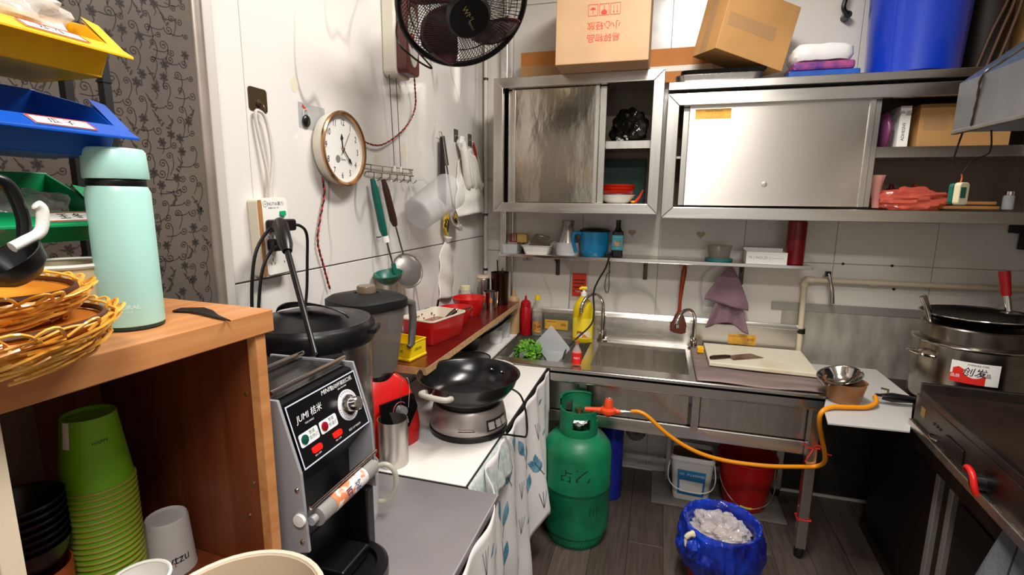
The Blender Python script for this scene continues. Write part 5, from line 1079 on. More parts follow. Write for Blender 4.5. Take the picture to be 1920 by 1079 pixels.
# ================================================================ WALL CABINET CONTENTS
zc = 1.4865
t = thing('enamel_bowl', 'white enamel bowl with a blue rim at the bottom of the bowl stack', 'bowl', (-.205, 2.53, zc)); MB().shell([(.045, 0), (.065, .012), (.085, .040), (.090, .044)], .002, 36).build('bowl', WHITE, t, smooth=True); MB().tube([(.090*cos(a), .090*sin(a), .044) for a in rg], .0022, 6, closed=True).build('rim', mat('navy_rim', '1c2a5a', .4), t, smooth=True)
ORG = mat('orange_red_bowl', 'd8300e', .3)
for i, lb in enumerate(('lowest orange red bowl nested above the enamel bowl', 'middle orange red bowl of the nested bowls', 'uppermost orange red bowl of the nested bowls')):
    t = thing('orange_bowl', lb, 'bowl', (-.207+.003*i, 2.53, zc+.020+.0135*i), 0, 'orange bowls in the cabinet'); MB().shell([(.045, 0), (.062, .012), (.080, .040), (.083, .043)], .002, 36).build('bowl', ORG, t, smooth=True)
t = thing('red_spoon', 'small red and yellow spoon beside the stacked bowls', 'spoon', (-.10, 2.52, zc)); MB().tube([(-.02, -.02, .006), (.0, 0, .03), (.015, .01, .065)], [.008, .006, .004], 8).build('handle', mat('spoon_red', 'c83018', .4), t, smooth=True); MB().ball((-.028, -.024, .009), .012, .010, .006, 10, 6).build('bowl', mat('spoon_yellow', 'd8902a', .4), t, smooth=True)
crumple('black_bag', 'shiny black plastic bag on the cabinet shelf above the bowls', 'bag', (-.165, 2.565, 1.7575+.085), (.082, .09, .085), mat('bag_black', '15130f', .08, bump=.6, bscale=22), 14, .4, 2.8)
t = thing('green_cloth_box', 'dark green box at the back of the cabinet behind the bowls', 'box', (-.2, 2.66, zc)); MB().box(-.13, .12, -.02, .02, 0, .22).build('box', mat('dark_green_box', '0f3a30', .6), t, bevel=.003)
t = thing('purple_pouch', 'purple rounded pouch standing in the right cabinet', 'pouch', (.872, 2.52, 1.7015)); MB().ball((0, 0, .088), .026, .07, .088, 20, 12, amp=.1).build('pouch', mat('purple_satin', '6a3558', .35), t, smooth=True)
t = thing('white_carton', 'narrow white carton with vertical lettering in the right cabinet', 'box', (.925, 2.51, 1.7015)); MB().box(-.02, .018, -.05, .05, 0, .185).build('carton', PAPER, t, bevel=.001)
text('ADHESIVE', .016, PRINT, t, frame((-.002, -.0506, .085), (0, 0, 1), (-1, 0, 0))); text('产品', .02, PRINT, t, frame((-.002, -.0506, .155), (1, 0, 0), (0, 0, 1)))
t = thing('cardboard_box', 'small cardboard box inside the right cabinet', 'box', (1.12, 2.555, 1.7015)); MB().box(-.145, .16, -.09, .11, 0, .19).build('carton', CARD3, t, bevel=.002); MB().box(-.13, -.05, -.0908, -.0902, .09, .145).build('tape', TAPE, t)
crumple('red_bag', 'crumpled red translucent plastic bag in the right cabinet', 'bag', (1.00, 2.50, 1.4815+.035), (.145, .055, .048), mat('bag_red', 'dc6450', .12, alpha=.62, bump=.6, bscale=20), 31, .45, 3.0)
bpy.data.objects[-1] if False else None
t = thing('bag_knot', 'twisted top of the red bag standing up at the door edge', 'bag', (.865, 2.475, 1.4815)); MB().grid(lambda u, v: ((.014+.016*v**2)*cos(2*pi*u)*(1+.3*sin(8*pi*u)*v)-.01*v, (.008+.010*v)*sin(2*pi*u), .135*v), 24, 8, True).build('twist', mat('bag_red2', 'e09a8c', .15, alpha=.5), t, smooth=True)
t = thing('red_onion', 'dark red onion behind the red bag', 'onion', (.96, 2.60, 1.4815)); MB().lathe([(.001, 0), (.035, .008), (.052, .038), (.040, .068), (.012, .084), (.006, .10)], 28).build('bulb', mat('onion', '5a0f1c', .25), t, smooth=True)
t = thing('wooden_tongs', 'orange wooden handle sticking up behind the red bag', 'handle', (1.03, 2.62, 1.4815)); MB().tube([(0, 0, 0), (.03, 0, .10)], [.012, .015], 10).build('handle', mat('orange_handle', 'a8441c', .5), t, smooth=True)
for i, (z, w_, lb) in enumerate(((.0, .14, 'lower thin wooden board lying in the right cabinet'), (.018, .12, 'upper thin wooden board lying in the right cabinet'))):
    t = thing('wooden_board', lb, 'board', (1.20, 2.50, 1.4815+z), 0, 'wooden boards in the right cabinet'); MB().box(-w_*.72, w_*.6, -.04, .08, 0, .012).build('board', mat('board_wood', 'a8743f', .5, var=.2, vscale=6, stretch=(1, 8, 1)), t, bevel=.002)
t = thing('glass_shaker', 'small glass shaker at the right end of the cabinet floor', 'shaker', (1.318, 2.48, 1.4815)); MB().lathe([(.016, 0), (.018, .003), (.018, .05), (.014, .056)], 20).build('glass', CLEARP, t, smooth=True); MB().lathe([(.016, .056), (.016, .07), (.001, .072)], 20).build('cap', CHROME, t, smooth=True)
# ================================================================ ON TOP OF THE CABINETS
t = thing('cardboard_box', 'large cardboard box with upside down red fragile print on the left cabinet', 'box', (-.275, 2.40, 2.0625), rad(.5))
MB().box(-.190, .192, -.185, .16, 0, .42).build('carton', CARD, t, bevel=.003)
MB().box(-.188, .19, -.1856, -.1851, .0, .003).build('edge_tape', TAPE, t)
RM = lambda x, z: frame((x, -.1856, z), (-1, 0, 0), (0, 0, -1))
text('小心轻放', .034, PRED, t, RM(.008, .145)); text('易碎物品', .034, PRED, t, RM(.008, .098))
for i, x in enumerate((-.037, .008, .053)):
    mb = MB()
    for q in ring2(-.020, .020, -.022, .022, .0016): mb.prism(q, .0005, RM(x, .203))
    if i == 0: mb.prism([(-.012, -.008), (.012, -.008), (.006, -.016), (-.006, -.016)], .0005, RM(x, .197)); mb.box(-.001, .001, -.008, .014, 0, .0005, RM(x, .203))
    elif i == 1: mb.prism([(-.010, .014), (.010, .014), (.012, .004), (.004, -.004), (-.004, -.004), (-.012, .004)], .0005, RM(x, .199)); mb.box(-.001, .001, -.018, -.004, 0, .0005, RM(x, .201))
    else:
        for dx in (-.007, .007): mb.box(dx-.0008, dx+.0008, -.012, .014, 0, .0005, RM(x, .203)); mb.prism([(dx-.003, .010), (dx+.003, .010), (dx, .017)], .0005, RM(x, .203))
    mb.build('red_symbol', PRED, t)
t = thing('flat_carton', 'flattened orange brown carton standing behind the large box at left', 'carton', (-.60, 2.60, 2.0625)); MB().box(-.118, .30, -.01, .012, 0, .165).build('carton', CARD2, t, bevel=.002); MB().box(-.117, .298, -.0108, -.0103, .04, .10).build('tape', TAPE, t)
t = thing('flat_carton', 'flattened orange brown carton behind the leaning box at right', 'carton', (.0, 2.66, 2.0625)); MB().box(-.10, .20, -.01, .012, 0, .155).build('carton', CARD2, t, bevel=.002); MB().box(-.099, .199, -.0108, -.0103, .05, .075).build('tape', mat('white_tape', 'cfc4b4', .3), t)
t = thing('leaning_box', 'cardboard box tilted on the steel trays above the right cabinet', 'box', (.178, 2.325, 2.118), rot=(rad(3), rad(12), rad(30)))
MB().box(0, .335, 0, .17, 0, .26).build('carton', CARD3, t, bevel=.002); MB().box(-.0008, -.0003, .07, .12, 0, .26).build('tape', TAPE, t); MB().box(.02, .25, -.0008, -.0003, .10, .15).build('tape', TAPE, t)
t = thing('steel_tray', 'shallow steel baking tray under the leaning box', 'tray', (.205, 2.50, 2.0035)); loft(MB(), [(0, .160, .105), (.028, .170, .112), (.030, .174, .116), (.030, .168, .110), (.004, .156, .102)], True, True).build('tray', STEEL, t, smooth=True)
t = thing('black_tray', 'black baking tray above the steel tray', 'tray', (.225, 2.52, 2.0345)); loft(MB(), [(0, .150, .09), (.022, .170, .105), (.024, .172, .107), (.022, .166, .102), (.003, .148, .088)], True, True).build('tray', BLACKM, t, smooth=True)
t = thing('blue_packet', 'flat blue packet at the bottom of the plastic bag stack', 'packet', (.60, 2.50, 2.0035)); MB().box(-.125, .135, -.08, .09, 0, .030).build('packet', mat('packet_blue', '1c4a9a', .3, var=.2, vscale=14), t, bevel=.006)
t = thing('purple_packet', 'purple and pink packet in the middle of the plastic bag stack', 'packet', (.60, 2.50, 2.034)); MB().box(-.110, .115, -.08, .09, 0, .034).build('packet', mat('packet_purple', '4a2f78', .25, col2='a04a78', vscale=18), t, bevel=.010)
t = thing('white_packet', 'clear pack of white plastic bags on top of the stack', 'packet', (.60, 2.50, 2.0685))
mb = MB(); mb.grid(lambda u, v: (lambda q: (q[0]*1.28, q[1]*.95, [.001, .004, .02, .05, .066, .072][min(5, int(round(v*5)))]+.006*noise.noise(V((q[0]*30, q[1]*30, v*3)))))(sq([.01, .080, .088, .086, .074, .01][min(5, int(round(v*5)))], 2*pi*u, 5)), 60, 5, True); mb.build('packet', mat('pack_white', 'd6d4d2', .25, bump=.4, bscale=18), t, smooth=True)
t = thing('blue_bucket', 'tall glossy blue plastic bucket on the right cabinet', 'bucket', (.945, 2.53, 2.0035)); MB().lathe([(.150, 0), (.156, .004), (.172, .40), (.176, .41), (.17, .42)], 56).build('bucket', mat('bucket_blue', '0c35b0', .28, coat=.3), t, smooth=True)
t = thing('black_valve', 'black fitting on the back wall left of the blue bucket', 'fitting', (.735, YB-.002, 2.29)); MB().cyl((0, 0, .02), (0, -.05, .02), .016).build('body', BLACK, t, smooth=True); MB().tube(spline([(0, -.045, .02), (-.02, -.05, .05), (-.01, -.05, .12), (.0, -.05, .30)]), .010, 8).build('hose', BLACK, t, smooth=True)
t = thing('dark_hamper', 'dark brown strapped hamper between the blue bucket and cardboard box', 'hamper', (1.205, 2.59, 2.0035)); MB().lathe([(.06, 0), (.075, .2), (.08, .42)], 28).build('body', mat('dark_brown', '1c120c', .6), t, smooth=True)
for k in range(3): MB().tube(spline([(-.05+.03*k, -.07, .0), (-.02+.03*k, -.082, .15), (.02+.02*k, -.080, .28), (.03, -.082, .42)]), .006, 8).build('strap', mat('strap_brown', '4a2f1c', .5), t, smooth=True)
t = thing('cardboard_box', 'cardboard box at the far right on top of the cabinet', 'box', (1.37, 2.50, 2.0035), rad(-6)); MB().box(-.07, .16, -.12, .12, 0, .40).build('carton', CARD3, t, bevel=.003)
# ================================================================ STOVE SIDE
t = thing('stove_stand', 'dark stainless stand under the griddle along the right wall', 'stand', (1.25, 1.8, 0), rad(-3.5))
B = lambda mb, n, m, **k: mb.build(n, m, t, local=False, **k)
SM = Matrix.Translation((.955, 2.30, 0)) @ Matrix.Rotation(rad(-3.5), 4, 'Z') @ Matrix.Translation((-.955, -2.30, 0))
B(MB().box(.975, 1.54, .9, 2.52, .60, .735, SM), 'body', DKSTEEL, bevel=.004); B(MB().box(.99, 1.54, .9, 2.52, .02, .60, SM), 'lower_body', mat('dark_panel', '201b19', .45, .4))
B(MB().box(.975, .99, .9, 2.52, 0, .05, SM), 'kick_rail', DKSTEEL)
for y in (1.895, 1.80, 1.30): B(MB().box(.974, .992, y-.014, y+.014, .05, .60, SM), 'door_stile', mat('dull_strip', 'a09890', .4, .5), bevel=.002)
for y in (1.60,): B(MB().box(.982, .991, y-.16, y+.16, .06, .58, SM), 'door', mat('dark_door', '2a2220', .4, .5), bevel=.002)
GR = thing('griddle', 'greasy steel gas griddle on the dark stand', 'griddle', (1.15, 1.60, .7355), rad(-3.5))
GM = Matrix.Translation((.885, 1.965, 0)) @ Matrix.Rotation(rad(-4.5), 4, 'Z'); B = lambda mb, n, m, parent=GR, **k: mb.build(n, m, parent, local=False, **k)
B(MB().box(0, .55, -.82, 0, .7365, .86, GM), 'body', DKSTEEL, bevel=.004)
B(MB().box(.03, .53, -.80, -.035, .8605, .872, GM), 'cook_plate', mat('brown_plate', '33241c', .45, .5, var=.3, vscale=5))
mb = MB(); mb.box(0, .55, -.035, -.02, .86, .905, GM); mb.box(.535, .55, -.82, -.035, .86, .905, GM); mb.box(0, .02, -.82, -.035, .86, .882, GM); B(mb, 'splash_rim', DKSTEEL, bevel=.002)
B(MB().box(-.012, 0, -.82, 0, .737, .765, GM), 'front_rail', STEEL, bevel=.002)
B(MB().box(-.0012, -.0002, -.085, -.055, .80, .832, GM), 'paper_label', mat('old_label', '8a713a', .6))
for k in range(3): B(MB().lathe([(.005, 0), (.005, .002)], 12, GM @ frame((-.0005, -.16-.022*k, .815), (0, -1, 0), (0, 0, 1))), 'vent_hole', BLACKM)
B(MB().box(-.006, 0, -.36, -.25, .775, .82, GM), 'drawer_front', mat('drawer', '3a332e', .4, .8), bevel=.002)
B(MB().tube([GM @ V(p) for p in ((-.002, -.15, .775), (-.014, -.17, .778), (-.014, -.19, .776), (-.002, -.2, .774))], .003, 8), 'latch', CHROME)
kb = B(MB().cyl(GM @ V((0, -.47, .785)), GM @ V((-.022, -.47, .785)), .022), 'knob', BLACK, smooth=True)
B(MB().tube(spline([GM @ V(p) for p in ((-.024, -.435, .800), (-.030, -.455, .815), (-.032, -.485, .812), (-.030, -.50, .785), (-.024, -.502, .765))], 5), .008, 10), 'red_lever', mat('lever_red', 'c81a14', .35), kb, smooth=True)
# stock pot with pan on top
t = thing('stock_pot', 'large steel stock pot with a red and white label behind the griddle', 'pot', (1.190, 2.305, .7360))
MB().lathe([(.165, 0), (.178, .012), (.178, .235), (.182, .24), (.182, .246), (.176, .248)], 64).build('body', mat('pot_steel', '9c958c', .2, 1, var=.15, vscale=4, stretch=(1, 1, 5)), t, smooth=True)
MB().lathe([(.160, .246), (.162, .305), (.158, .31)], 56).build('inner_pot', mat('inner_steel', '8d857c', .22, 1), t, smooth=True); MB().tube([(.183*cos(a), .183*sin(a), .243) for a in [i*2*pi/56 for i in range(56)]], .004, 8, closed=True).build('rim', CHROME, t, smooth=True)
for a in (-165, 5): M = Matrix.Rotation(rad(a), 4, 'Z'); MB().tube([M @ V(p) for p in spline([(.176, -.045, .19), (.21, -.04, .195), (.218, 0, .197), (.21, .04, .195), (.176, .045, .19)], 5)], .006, 8).build('handle', CHROME, t, smooth=True)
def pl_(u, v, r=.1790, a0=-132, a1=-88, z0=.118, z1=.198): a = rad(a0+(a1-a0)*u); return (r*cos(a), r*sin(a), z0+(z1-z0)*v)
k = MB().grid(lambda u, v: pl_(u, v), 20, 1).build('label', PAPER, t); MB().grid(lambda u, v: pl_(u*.72, v*(.38+.10*sin(u*7)), .1795), 16, 2).build('red_band', mat('label_red', 'd8281a', .5), k); MB().grid(lambda u, v: pl_(.05+u*.22, .35+v*.4*(1-.5*abs(u-.5)), .1797), 8, 2).build('red_mark', mat('label_red', 'd8281a', .5), k)
text('创发', .034, PRINT, k, Matrix.Translation((0, 0, .161)) @ Matrix.Rotation(rad(-111), 4, 'Z'), bend=.1800, shear=.2); text('精品', .017, PRINT, k, Matrix.Translation((0, 0, .155)) @ Matrix.Rotation(rad(-101), 4, 'Z'), bend=.1800); text('STAINLESS STEEL', .008, PRINT, k, Matrix.Translation((0, 0, .189)) @ Matrix.Rotation(rad(-108), 4, 'Z'), bend=.1800); text('品质', .014, PWHITE, k, Matrix.Translation((0, 0, .141)) @ Matrix.Rotation(rad(-127), 4, 'Z'), bend=.1803)
t = thing('frying_pan', 'black frying pan resting on top of the stock pot', 'pan', (1.215, 2.325, 1.0530), rot=(rad(-1), rad(-1), 0))
MB().shell([(.13, 0), (.165, .014), (.185, .028), (.19, .03)], .003, 56).build('pan', mat('pan_black', '12110f', .25, .4), t, smooth=True); MB().tube([(.187*cos(a), .187*sin(a), .030) for a in [i*2*pi/56 for i in range(56)]], .003, 6, closed=True).build('rim', CHROME, t, smooth=True)
t = thing('red_handled_scraper', 'steel scraper with a red handle leaning in the frying pan', 'scraper', (1.33, 2.42, 1.085))
MB().tube([(.010, -.02, .0), (.006, -.005, .05), (.004, .0, .065)], .011, 10).build('ferrule', CHROME, t, smooth=True); MB().tube([(.004, 0, .06), (-.002, .012, .12), (-.006, .02, .155)], [.016, .018, .019], 12).build('handle', mat('handle_red', 'a01018', .35), t, smooth=True); MB().box(-.02, .035, -.06, -.02, -.004, .0).build('blade', STEEL, t)
t = thing('steel_ladle', 'steel ladle handle standing up out of the stock pot', 'ladle', (1.06, 2.305, 1.06)); MB().tube([(.0, 0, -.06), (-.03, -.005, .03), (-.055, -.008, .085)], [.006, .011, .012], 12).build('handle', CHROME, t, smooth=True)
# white board bridging sink and stand
t = tag(MB().prism([(.604, 1.885), (.852, 1.897), (1.00, 2.24), (1.0, 2.60), (.725, 2.60), (.715, 2.125), (.665, 2.128), (.628, 2.02)], .007, Matrix.Translation((0, 0, .7375))).build('bridge_board', mat('grey_white_board', 'b9b6b2', .4), bevel=.001), 'white board bridging the sink end and the griddle stand', 'board')
t = thing('amber_bowl', 'amber plastic bowl holding a steel bowl at the sink end', 'bowl', (.728, 2.075, .7590)); t.location = (.722, 2.125, .7450)
MB().shell([(.050, 0), (.058, .015), (.072, .080), (.074, .083)], .002, 40).build('bowl', mat('amber_plastic', '8a5a34', .25, col2='a87a54', vscale=4, alpha=.88), t, smooth=True)
t = thing('steel_bowl', 'steel bowl tilted inside the amber bowl', 'bowl', (.712, 2.132, .803), rot=(rad(8), rad(-14), 0)); MB().shell([(.03, 0), (.055, .018), (.072, .045), (.078, .048)], .0015, 40).build('bowl', CHROME, t, smooth=True)
# orange hose, valve
HOSE = mat('orange_hose', 'e08a0a', .4)
t = thing('gas_valve', 'black gas pipe with a brass valve beside the amber bowl', 'valve', (.905, 2.135, .775))
MB().tube([(-.06, 0, .0), (-.02, 0, 0), (.05, .005, -.002), (.12, .01, -.004)], [.010, .018, .013, .012], 14).build('pipe', BLACK, t, smooth=True); MB().cyl((-.075, 0, 0), (-.055, 0, 0), .012, n=6).build('nut', CHROME, t); MB().tube([(-.035, 0, .015), (-.035, 0, .028), (-.060, -.005, .034)], .004, 8).build('lever', mat('brass', '9a8a5a', .3, .9), t)
t = thing('gas_hose', 'orange rubber gas hose running from the regulator to the valve', 'hose', (.3, 2.12, .44))
MB().tube(spline([(-.070, 2.090, .609), (-.040, 2.087, .614), (.0, 2.082, .600), (.085, 2.085, .530), (.19, 2.095, .470), (.31, 2.11, .437), (.47, 2.125, .430), (.60, 2.150, .434), (.672, 2.165, .440), (.684, 2.115, .495), (.640, 2.035, .615), (.612, 1.995, .695), (.612, 1.985, .742), (.650, 2.010, .757), (.715, 2.030, .757), (.775, 2.050, .757), (.815, 2.085, .765), (.826, 2.125, .775)], 8), .0085, 12).build('hose', HOSE, t, local=False, smooth=True)
# gas cylinder
GC = (-.290, 2.075, 0)
t = thing('gas_cylinder', 'green gas cylinder standing at the front of the sink', 'cylinder', GC); t.scale = (.95, .95, .95)
GRN = mat('cylinder_green', '0f7048', .42, var=.3, vscale=6, rvar=.1, detail=7, bump=.03, bscale=20)
MB().lathe([(.128, .003), (.132, .006), (.135, .05), (.150, .062), (.1555, .10), (.1555, .27), (.1565, .275), (.1565, .285), (.1555, .29), (.1555, .44), (.148, .475), (.125, .503), (.09, .522), (.05, .53), (.001, .532)], 64).build('tank', GRN, t, smooth=True)
MB().lathe([(.115, 0), (.132, .001), (.134, .045), (.125, .05)], 56).build('foot_ring', mat('cylinder_dark', '0b4a34', .5), t, smooth=True)
cr = .088; col_ = MB()
def cseg(a0, a1, z0, z1, r=cr): col_.lathe([(r, z0), (r, z1), (r-.005, z1), (r-.005, z0), (r, z0)], max(4, int((a1-a0)/6)), a0=rad(a0), a1=rad(a1))
cseg(0, 360, .522, .560); cseg(-175, -100, .560, .640); cseg(-45, -20, .560, .640); cseg(-100, -45, .612, .640)
cseg(-20, 20, .568, .590); cseg(60, 120, .568, .665); cseg(150, 185, .568, .640); cseg(60, 130, .650, .680); cseg(120, 185, .64, .68); cseg(-175, -20, .625, .642)
col_.build('collar', GRN, t, smooth=True)
MB().tube([(cr*.975*cos(rad(a)), cr*.975*sin(rad(a)), .682 if a > 55 else .643) for a in range(60, 190, 8)], .006, 8).build('collar_roll', GRN, t, smooth=True)
MB().lathe([(.018, .53), (.018, .575), (.012, .58), (.012, .615), (.02, .618), (.02, .635), (.001, .637)], 20).build('valve', mat('brass', '9a8a5a', .3, .9), t, smooth=True)
mb = MB(); mb.ball((0, 0, .578), .065, .065, .03, 24, 12, amp=.3, fq=4); mb.build('foil', mat('crumpled_foil', 'c6c3be', .25, 1, bump=.6, bscale=40), t, smooth=True)
STN = mat('black_stencil', '122c22', .6)
for tx, a, z, sz in (('气', -128, .205, .05), ('川', -122, .135, .04), ('占', -100, .37, .065), ('乙', -72, .375, .075), ('川', -52, .20, .05)): text(tx, sz, STN, t, Matrix.Translation((0, 0, z)) @ Matrix.Rotation(rad(a), 4, 'Z'), bend=.1562)
MB().lathe([(.1568, .272), (.1572, .277), (.1568, .282)], 64).build('weld_seam', mat('cylinder_dark', '0b4a34', .5), t, smooth=True)
mb = MB()
for q in ring2(-.024, .024, 0, .085, .0012):
    mb.add([(.1564*cos(rad(-150)+x/.156), .1564*sin(rad(-150)+x/.156), .31+z) for x, z in q], [(0, 1, 2, 3)])
mb.build('stencil_frame', STN, t)
t = thing('gas_regulator', 'orange red gas regulator screwed to the cylinder valve', 'regulator', (-.165, 2.080, .592))
ORD = mat('regulator_orange', 'e0481a', .35)
MB().tube([(-.10, -.01, .012), (-.045, -.003, .012), (.0, 0, .012), (.052, .004, .012)], [.010, .012, .016, .010], 12).build('pipe', ORD, t, smooth=True); MB().lathe([(.034, .006), (.036, .012), (.034, .022), (.020, .028), (.017, .060), (.013, .068), (.001, .068)], 32).build('body', ORD, t, smooth=True); MB().lathe([(.012, -.012), (.016, .008)], 16).build('lower_cap', ORD, t, smooth=True); MB().lathe([(.008, .067), (.007, .073), (.001, .074)], 14).build('top_screw', CHROME, t, smooth=True)
MB().tube([(.05, .004, .012), (.075, .008, .014), (.105, .010, .018)], [.010, .008, .009], 10).build('hose_clamp', CHROME, t, smooth=True)
# under the sink
t = thing('white_pail', 'white square plastic pail with a blue label under the sink', 'pail', (.232, 2.535, .0125), rad(-4))
loft(MB(), [(0, .082, .068), (.02, .086, .072), (.215, .100, .084), (.215, .104, .088), (.228, .105, .089), (.240, .100, .084), (.240, .096, .080), (.212, .094, .078)], True, False).build('pail', mat('pail_white', 'd0cdc6', .4), t, smooth=True)
loft(MB(), [(.214, .095, .079), (.216, .096, .080)], True, True).build('brown_contents', mat('brown_contents', '6b4a28', .6, var=.2), t)
k = MB().add([(-.062, -.0765, .035), (.062, -.0765, .035), (.066, -.0855, .17), (-.066, -.0855, .17)], [(0, 1, 2, 3)]).build('label', mat('label_blue', '2a7fb8', .5), t); MB().add([(-.052, -.0785, .050), (.052, -.0785, .050), (.055, -.0838, .115), (-.055, -.0838, .115)], [(0, 1, 2, 3)]).build('label_white', PAPER, k)
text('P LANWEI', .018, PWHITE, k, frame((.02, -.0868, .148), (1, 0, 0), (0, -.06, 1))); text('OK', .016, PWHITE, k, frame((-.045, -.0864, .148), (1, 0, 0), (0, -.06, 1)))
MB().tube(spline([(-.102, 0, .205), (-.112, -.06, .12), (-.08, -.105, .085), (0, -.112, .072), (.08, -.105, .085), (.112, -.06, .12), (.102, 0, .205)], 6), .0028, 8).build('bail_handle', WHITE, t, smooth=True)
t = thing('red_bucket', 'red plastic bucket with a wire handle under the sink', 'bucket', (.485, 2.535, .0125))
MB().shell([(.095, 0), (.100, .01), (.130, .245), (.138, .25), (.138, .262)], .003, 52).build('bucket', mat('bucket_red', 'b01210', .35), t, smooth=True)
hp = spline([(-.136, 0, .240), (-.12, -.09, .14), (-.06, -.145, .075), (.02, -.155, .065), (.10, -.12, .11), (.136, 0, .240)], 8); MB().tube(hp, .0024, 8).build('bail_handle', CHROME, t, smooth=True); MB().tube(hp[18:24], .0055, 10).build('grip', mat('grip_yellow', 'b8a81a', .4), t, smooth=True)
t = thing('blue_jerrycan', 'blue plastic bottle under the sink behind the gas cylinder', 'bottle', (-.165, 2.42, .0)); MB().lathe([(.05, 0), (.055, .01), (.055, .42), (.02, .46), (.02, .48), (.001, .481)], 28).build('bottle', mat('deep_blue', '1a2a9a', .35), t, smooth=True)
# bin with blue liner
t = thing('waste_bin', 'red waste bin lined with a blue bag full of clear plastic', 'bin', (.300, 1.925, 0))
MB().shell([(.105, 0), (.108, .005), (.132, .26), (.136, .265)], .003, 48).build('bin', mat('bin_red', 'a81414', .4), t, smooth=True)
BAGB = mat('blue_bag', '150f5e', .14, col2='1a3fb8', vscale=7, bump=.5, bscale=28)
def bagf(u, v):
    a = 2*pi*u; path = [(.096, .13), (.112, .21), (.121, .262), (.132, .279), (.143, .280), (.149, .262), (.154, .215), (.159, .17), (.150, .12)]
    i = v*(len(path)-1); k = min(len(path)-2, int(i)); q = i-k; r = path[k][0]*(1-q)+path[k+1][0]*q; z = path[k][1]*(1-q)+path[k+1][1]*q
    nz = noise.noise(V((cos(a)*5, sin(a)*5, v*6))); n2 = noise.noise(V((cos(a)*11, sin(a)*11, v*9)))
    amp = .016*max(0, v-.25)+.003; return ((r+amp*nz+amp*.6*n2)*cos(a), (r+amp*nz+amp*.6*n2)*sin(a), z+(.016*nz if v > .6 else .006*nz)-(.03*max(0, sin(a*3+1)) if v > .95 else 0))
MB().grid(bagf, 110, 40, True).build('bag_liner', BAGB, t, smooth=True)
MB().ball((-.105, -.115, .215), .030, .024, .04, 20, 12, amp=.4, fq=3, seed=3).build('bag_knot', BAGB, t, smooth=True); MB().ball((-.145, -.01, .225), .018, .02, .03, 16, 10, amp=.4, fq=3, seed=4).build('bag_knot', BAGB, t, smooth=True)
mb = MB(); mb.ball((0.0, 0, .225), .108, .104, .062, 60, 34, amp=.38, fq=3.6, seed=9); mb.build('clear_rubbish', mat('rubbish_film', 'c8c0c0', .12, alpha=.62, bump=.5, bscale=30), t)
mb = MB(); random.seed(8)
mb.ball((0, 0, .195), .09, .088, .05, 40, 20, amp=.4, fq=4, seed=2)
mb.build('paper_scraps', mat('scraps', 'd6c8b8', .7, col2='cfa98a', vscale=18), t, smooth=True)
MB().tube(spline([(-.085, -.09, .262), (-.118, -.105, .268), (-.135, -.11, .25), (-.133, -.115, .22)]), [.013]*6+[.010]*6+[.006]*6+[.004], 8).build('paper_strip', mat('strip_cream', 'd8c9a8', .6), t, smooth=True)
# ================================================================ PVC WATER PIPE ON THE BACK WALL
PVC = mat('pvc_cream', 'cdbfa4', .4); t = thing('water_pipe', 'cream plastic water pipe running up and along the back wall', 'pipe', (.695, 2.685, .75))
B = lambda mb, n, m, **k: mb.build(n, m, t, local=False, **k)
B(MB().tube([(.700, 2.689, .60), (.690, 2.689, 1.115)], .013, 16), 'riser', PVC, smooth=True); B(MB().tube([(.710, 2.689, 1.135), (1.60, 2.689, 1.135)], .013, 16), 'run', PVC, smooth=True)
B(MB().tube([(.690, 2.689, 1.10), (.690, 2.689, 1.128), (.695, 2.689, 1.135), (.725, 2.689, 1.135)], .017, 16), 'elbow', PVC, smooth=True); B(MB().cyl((.699, 2.689, .868), (.698, 2.689, .892), .017), 'clamp', BLACK, smooth=True); B(MB().tube([(.96, 2.689, 1.135), (.99, 2.689, 1.135)], .0155, 16), 'coupling', PVC, smooth=True)
t = thing('steel_peeler', 'steel handle tool hooked over the cream water pipe', 'tool', (.795, 2.665, 1.03)); MB().tube(spline([(.014, 0, .0), (.006, 0, .06), (-.010, 0, .125), (-.016, .004, .142)]), [.010]*8+[.008]*9+[.007]*2, 12).build('handle', CHROME, t, smooth=True); MB().box(-.028, -.006, -.004, .012, .128, .152).build('hook', BLACK, t)
for x, z in ((.85, 1.215), (1.05, 1.215), (1.07, 1.105)): MB().cyl((x, YB, z), (x, YB-.004, z), .006, n=10).build('wall_plug', BLACKM, wb)
# ================================================================ RANGE HOOD AND TIMER
t = thing('range_hood', 'galvanised sheet metal range hood above the griddle', 'hood', (1.25, 1.45, 1.735))
B = lambda mb, n, m, **k: mb.build(n, m, t, local=False, **k)
hx, hy = .915, 2.065
prof = [(hx, 1.735), (hx, 1.888), (hx+.33, 2.155), (1.615, 2.155), (1.615, 1.735)]
HG = mat('hood_sheet', '7f8286', .42, .85, var=.18, vscale=5, rvar=.1)
B(MB().prism([(hx, 1.735), (hx, 1.888), (hx+.002, 1.888), (hx+.002, 1.735)], 1.25, frame((0, hy, 0), (1, 0, 0), (0, 0, 1))), 'front_lip', HG)
B(MB().prism([(hx, 1.888), (hx+.33, 2.155), (hx+.333, 2.152), (hx+.004, 1.888)], 1.25, frame((0, hy, 0), (1, 0, 0), (0, 0, 1))), 'sloped_top', mat('hood_top', '74808e', .4, .85, var=.1, vscale=4))
B(MB().prism(prof, .003, frame((0, hy+.003, 0), (1, 0, 0), (0, 0, 1))), 'end_panel', HG); B(MB().prism([(hx+.33, 2.152), (1.615, 2.152), (1.615, 2.155), (hx+.33, 2.155)], 1.25, frame((0, hy, 0), (1, 0, 0), (0, 0, 1))), 'flat_top', HG)
B(MB().box(hx-.006, hx+.012, hy-1.25, hy, 1.727, 1.739), 'bottom_flange', GALV, bevel=.002)
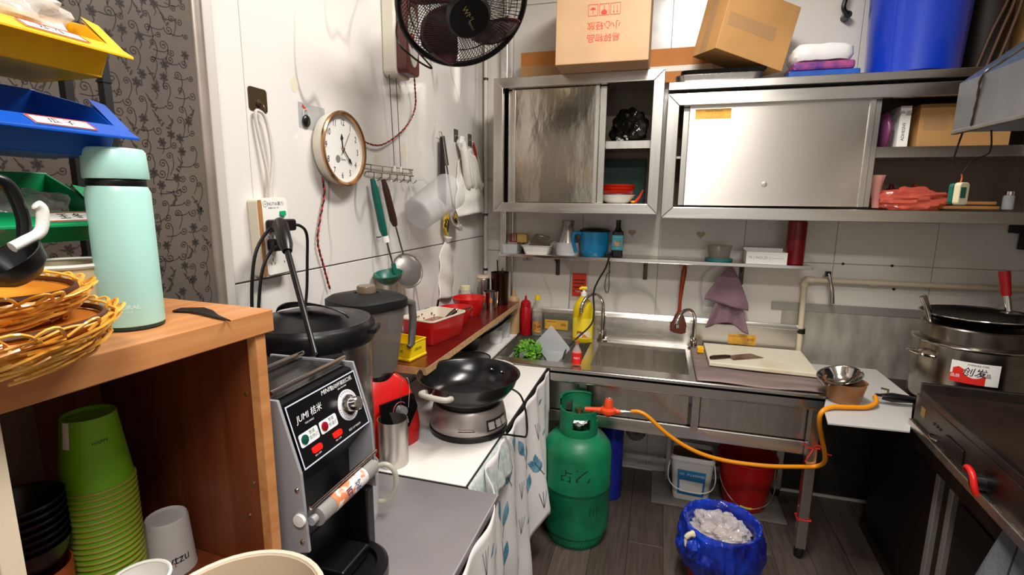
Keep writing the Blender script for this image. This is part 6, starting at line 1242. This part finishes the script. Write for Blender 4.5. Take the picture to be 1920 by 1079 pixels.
B(MB().tube(spline([(hx+.13, hy-.16, 1.992), (hx+.05, hy-.14, 1.932), (hx-.001, hy-.125, 1.888), (hx-.0015, hy-.115, 1.82), (hx-.0015, hy-.105, 1.74)], 6), [.0025+.001*(i % 3) for i in range(25)], 6), 'grease_trail', mat('grease_brown', '2a1608', .3), smooth=True)
t = thing('kitchen_timer', 'white and green kitchen timer hanging on a cord from the hood', 'timer', (.972, 2.09, 1.535))
MB().prism(rrect(-.022, .022, -.038, .038, .012), .020, frame((0, .01, 0), (.86, .5, 0), (0, 0, 1))).build('body', mat('timer_cream', 'd2c8a4', .4), t, bevel=.003); MB().prism(rrect(-.022, .022, -.036, .036, .012), .014, frame((-.008, .024, 0), (.86, .5, 0), (0, 0, 1))).build('green_back', mat('timer_green', '0f5f50', .4), t, bevel=.002)
MB().prism(rrect(-.012, .012, -.018, .018, .003), .001, frame((.0055, -.0095, .004), (.86, .5, 0), (0, 0, 1))).build('screen', mat('timer_screen', '2a5a4c', .2), t)
MB().tube(spline([(0, .004, .036), (.002, .004, .055), (-.004, 0, .07)]), .0022, 6).build('orange_loop', mat('orange_string', 'd8602a', .6), t); MB().tube(spline([(-.002, 0, .068), (-.03, .0, .10), (-.040, -.03, .15), (-.04, -.05, .20)], 6), .003, 6).build('cord', mat('cord_dark', '1c1410', .6), t, smooth=True); MB().tube(spline([(-.002, 0, .068), (.02, -.01, .11), (.05, -.03, .135), (.03, -.06, .20)], 6), .0025, 6).build('cord', mat('cord_dark', '1c1410', .6), t, smooth=True)
t = thing('dark_wall_box', 'dark fitting at the right edge below the cabinet', 'fitting', (1.52, 2.69, 1.33)); MB().box(-.06, .06, -.03, .025, .05, .09).build('box', BLACKM, t, bevel=.003); MB().box(-.02, .03, -.02, .02, -.02, .05).build('stem', BLACKM, t)
# ================================================================ GREY DENIM CLOTH AT THE RIGHT EDGE
t = thing('denim_apron', 'grey denim apron hanging over the near front edge of the griddle', 'apron', (.86, 1.2, .30))
DEN = mat('grey_denim', '50545a', .85, col2='686c72', vscale=12, bump=.2, bscale=140)
def den(u, v):   # u along the griddle edge, v from the top down
    y = 1.395-.60*u; xf = .9215+.0785*(1.50-y)
    if v < .15: q = v/.15; return (xf+.014-.034*q, y, .8855-.004*q)
    q = (v-.15)/.85; return (xf-.020-.085*q**.6-.016*(1+sin(u*17+2*q))*q, y+.05*q*(1-u), .880-.52*q+.012*sin(u*11)*q)
MB().grid(den, 60, 34).build('fabric', DEN, t, local=False, smooth=True, solid=.003)
MB().tube([V(den(.06+.10*q, .2+.75*q))+V((-.003, 0, 0)) for q in [i/20 for i in range(21)]], .0016, 5).build('seam', mat('seam_dark', '2a2d32', .8), t, local=False)
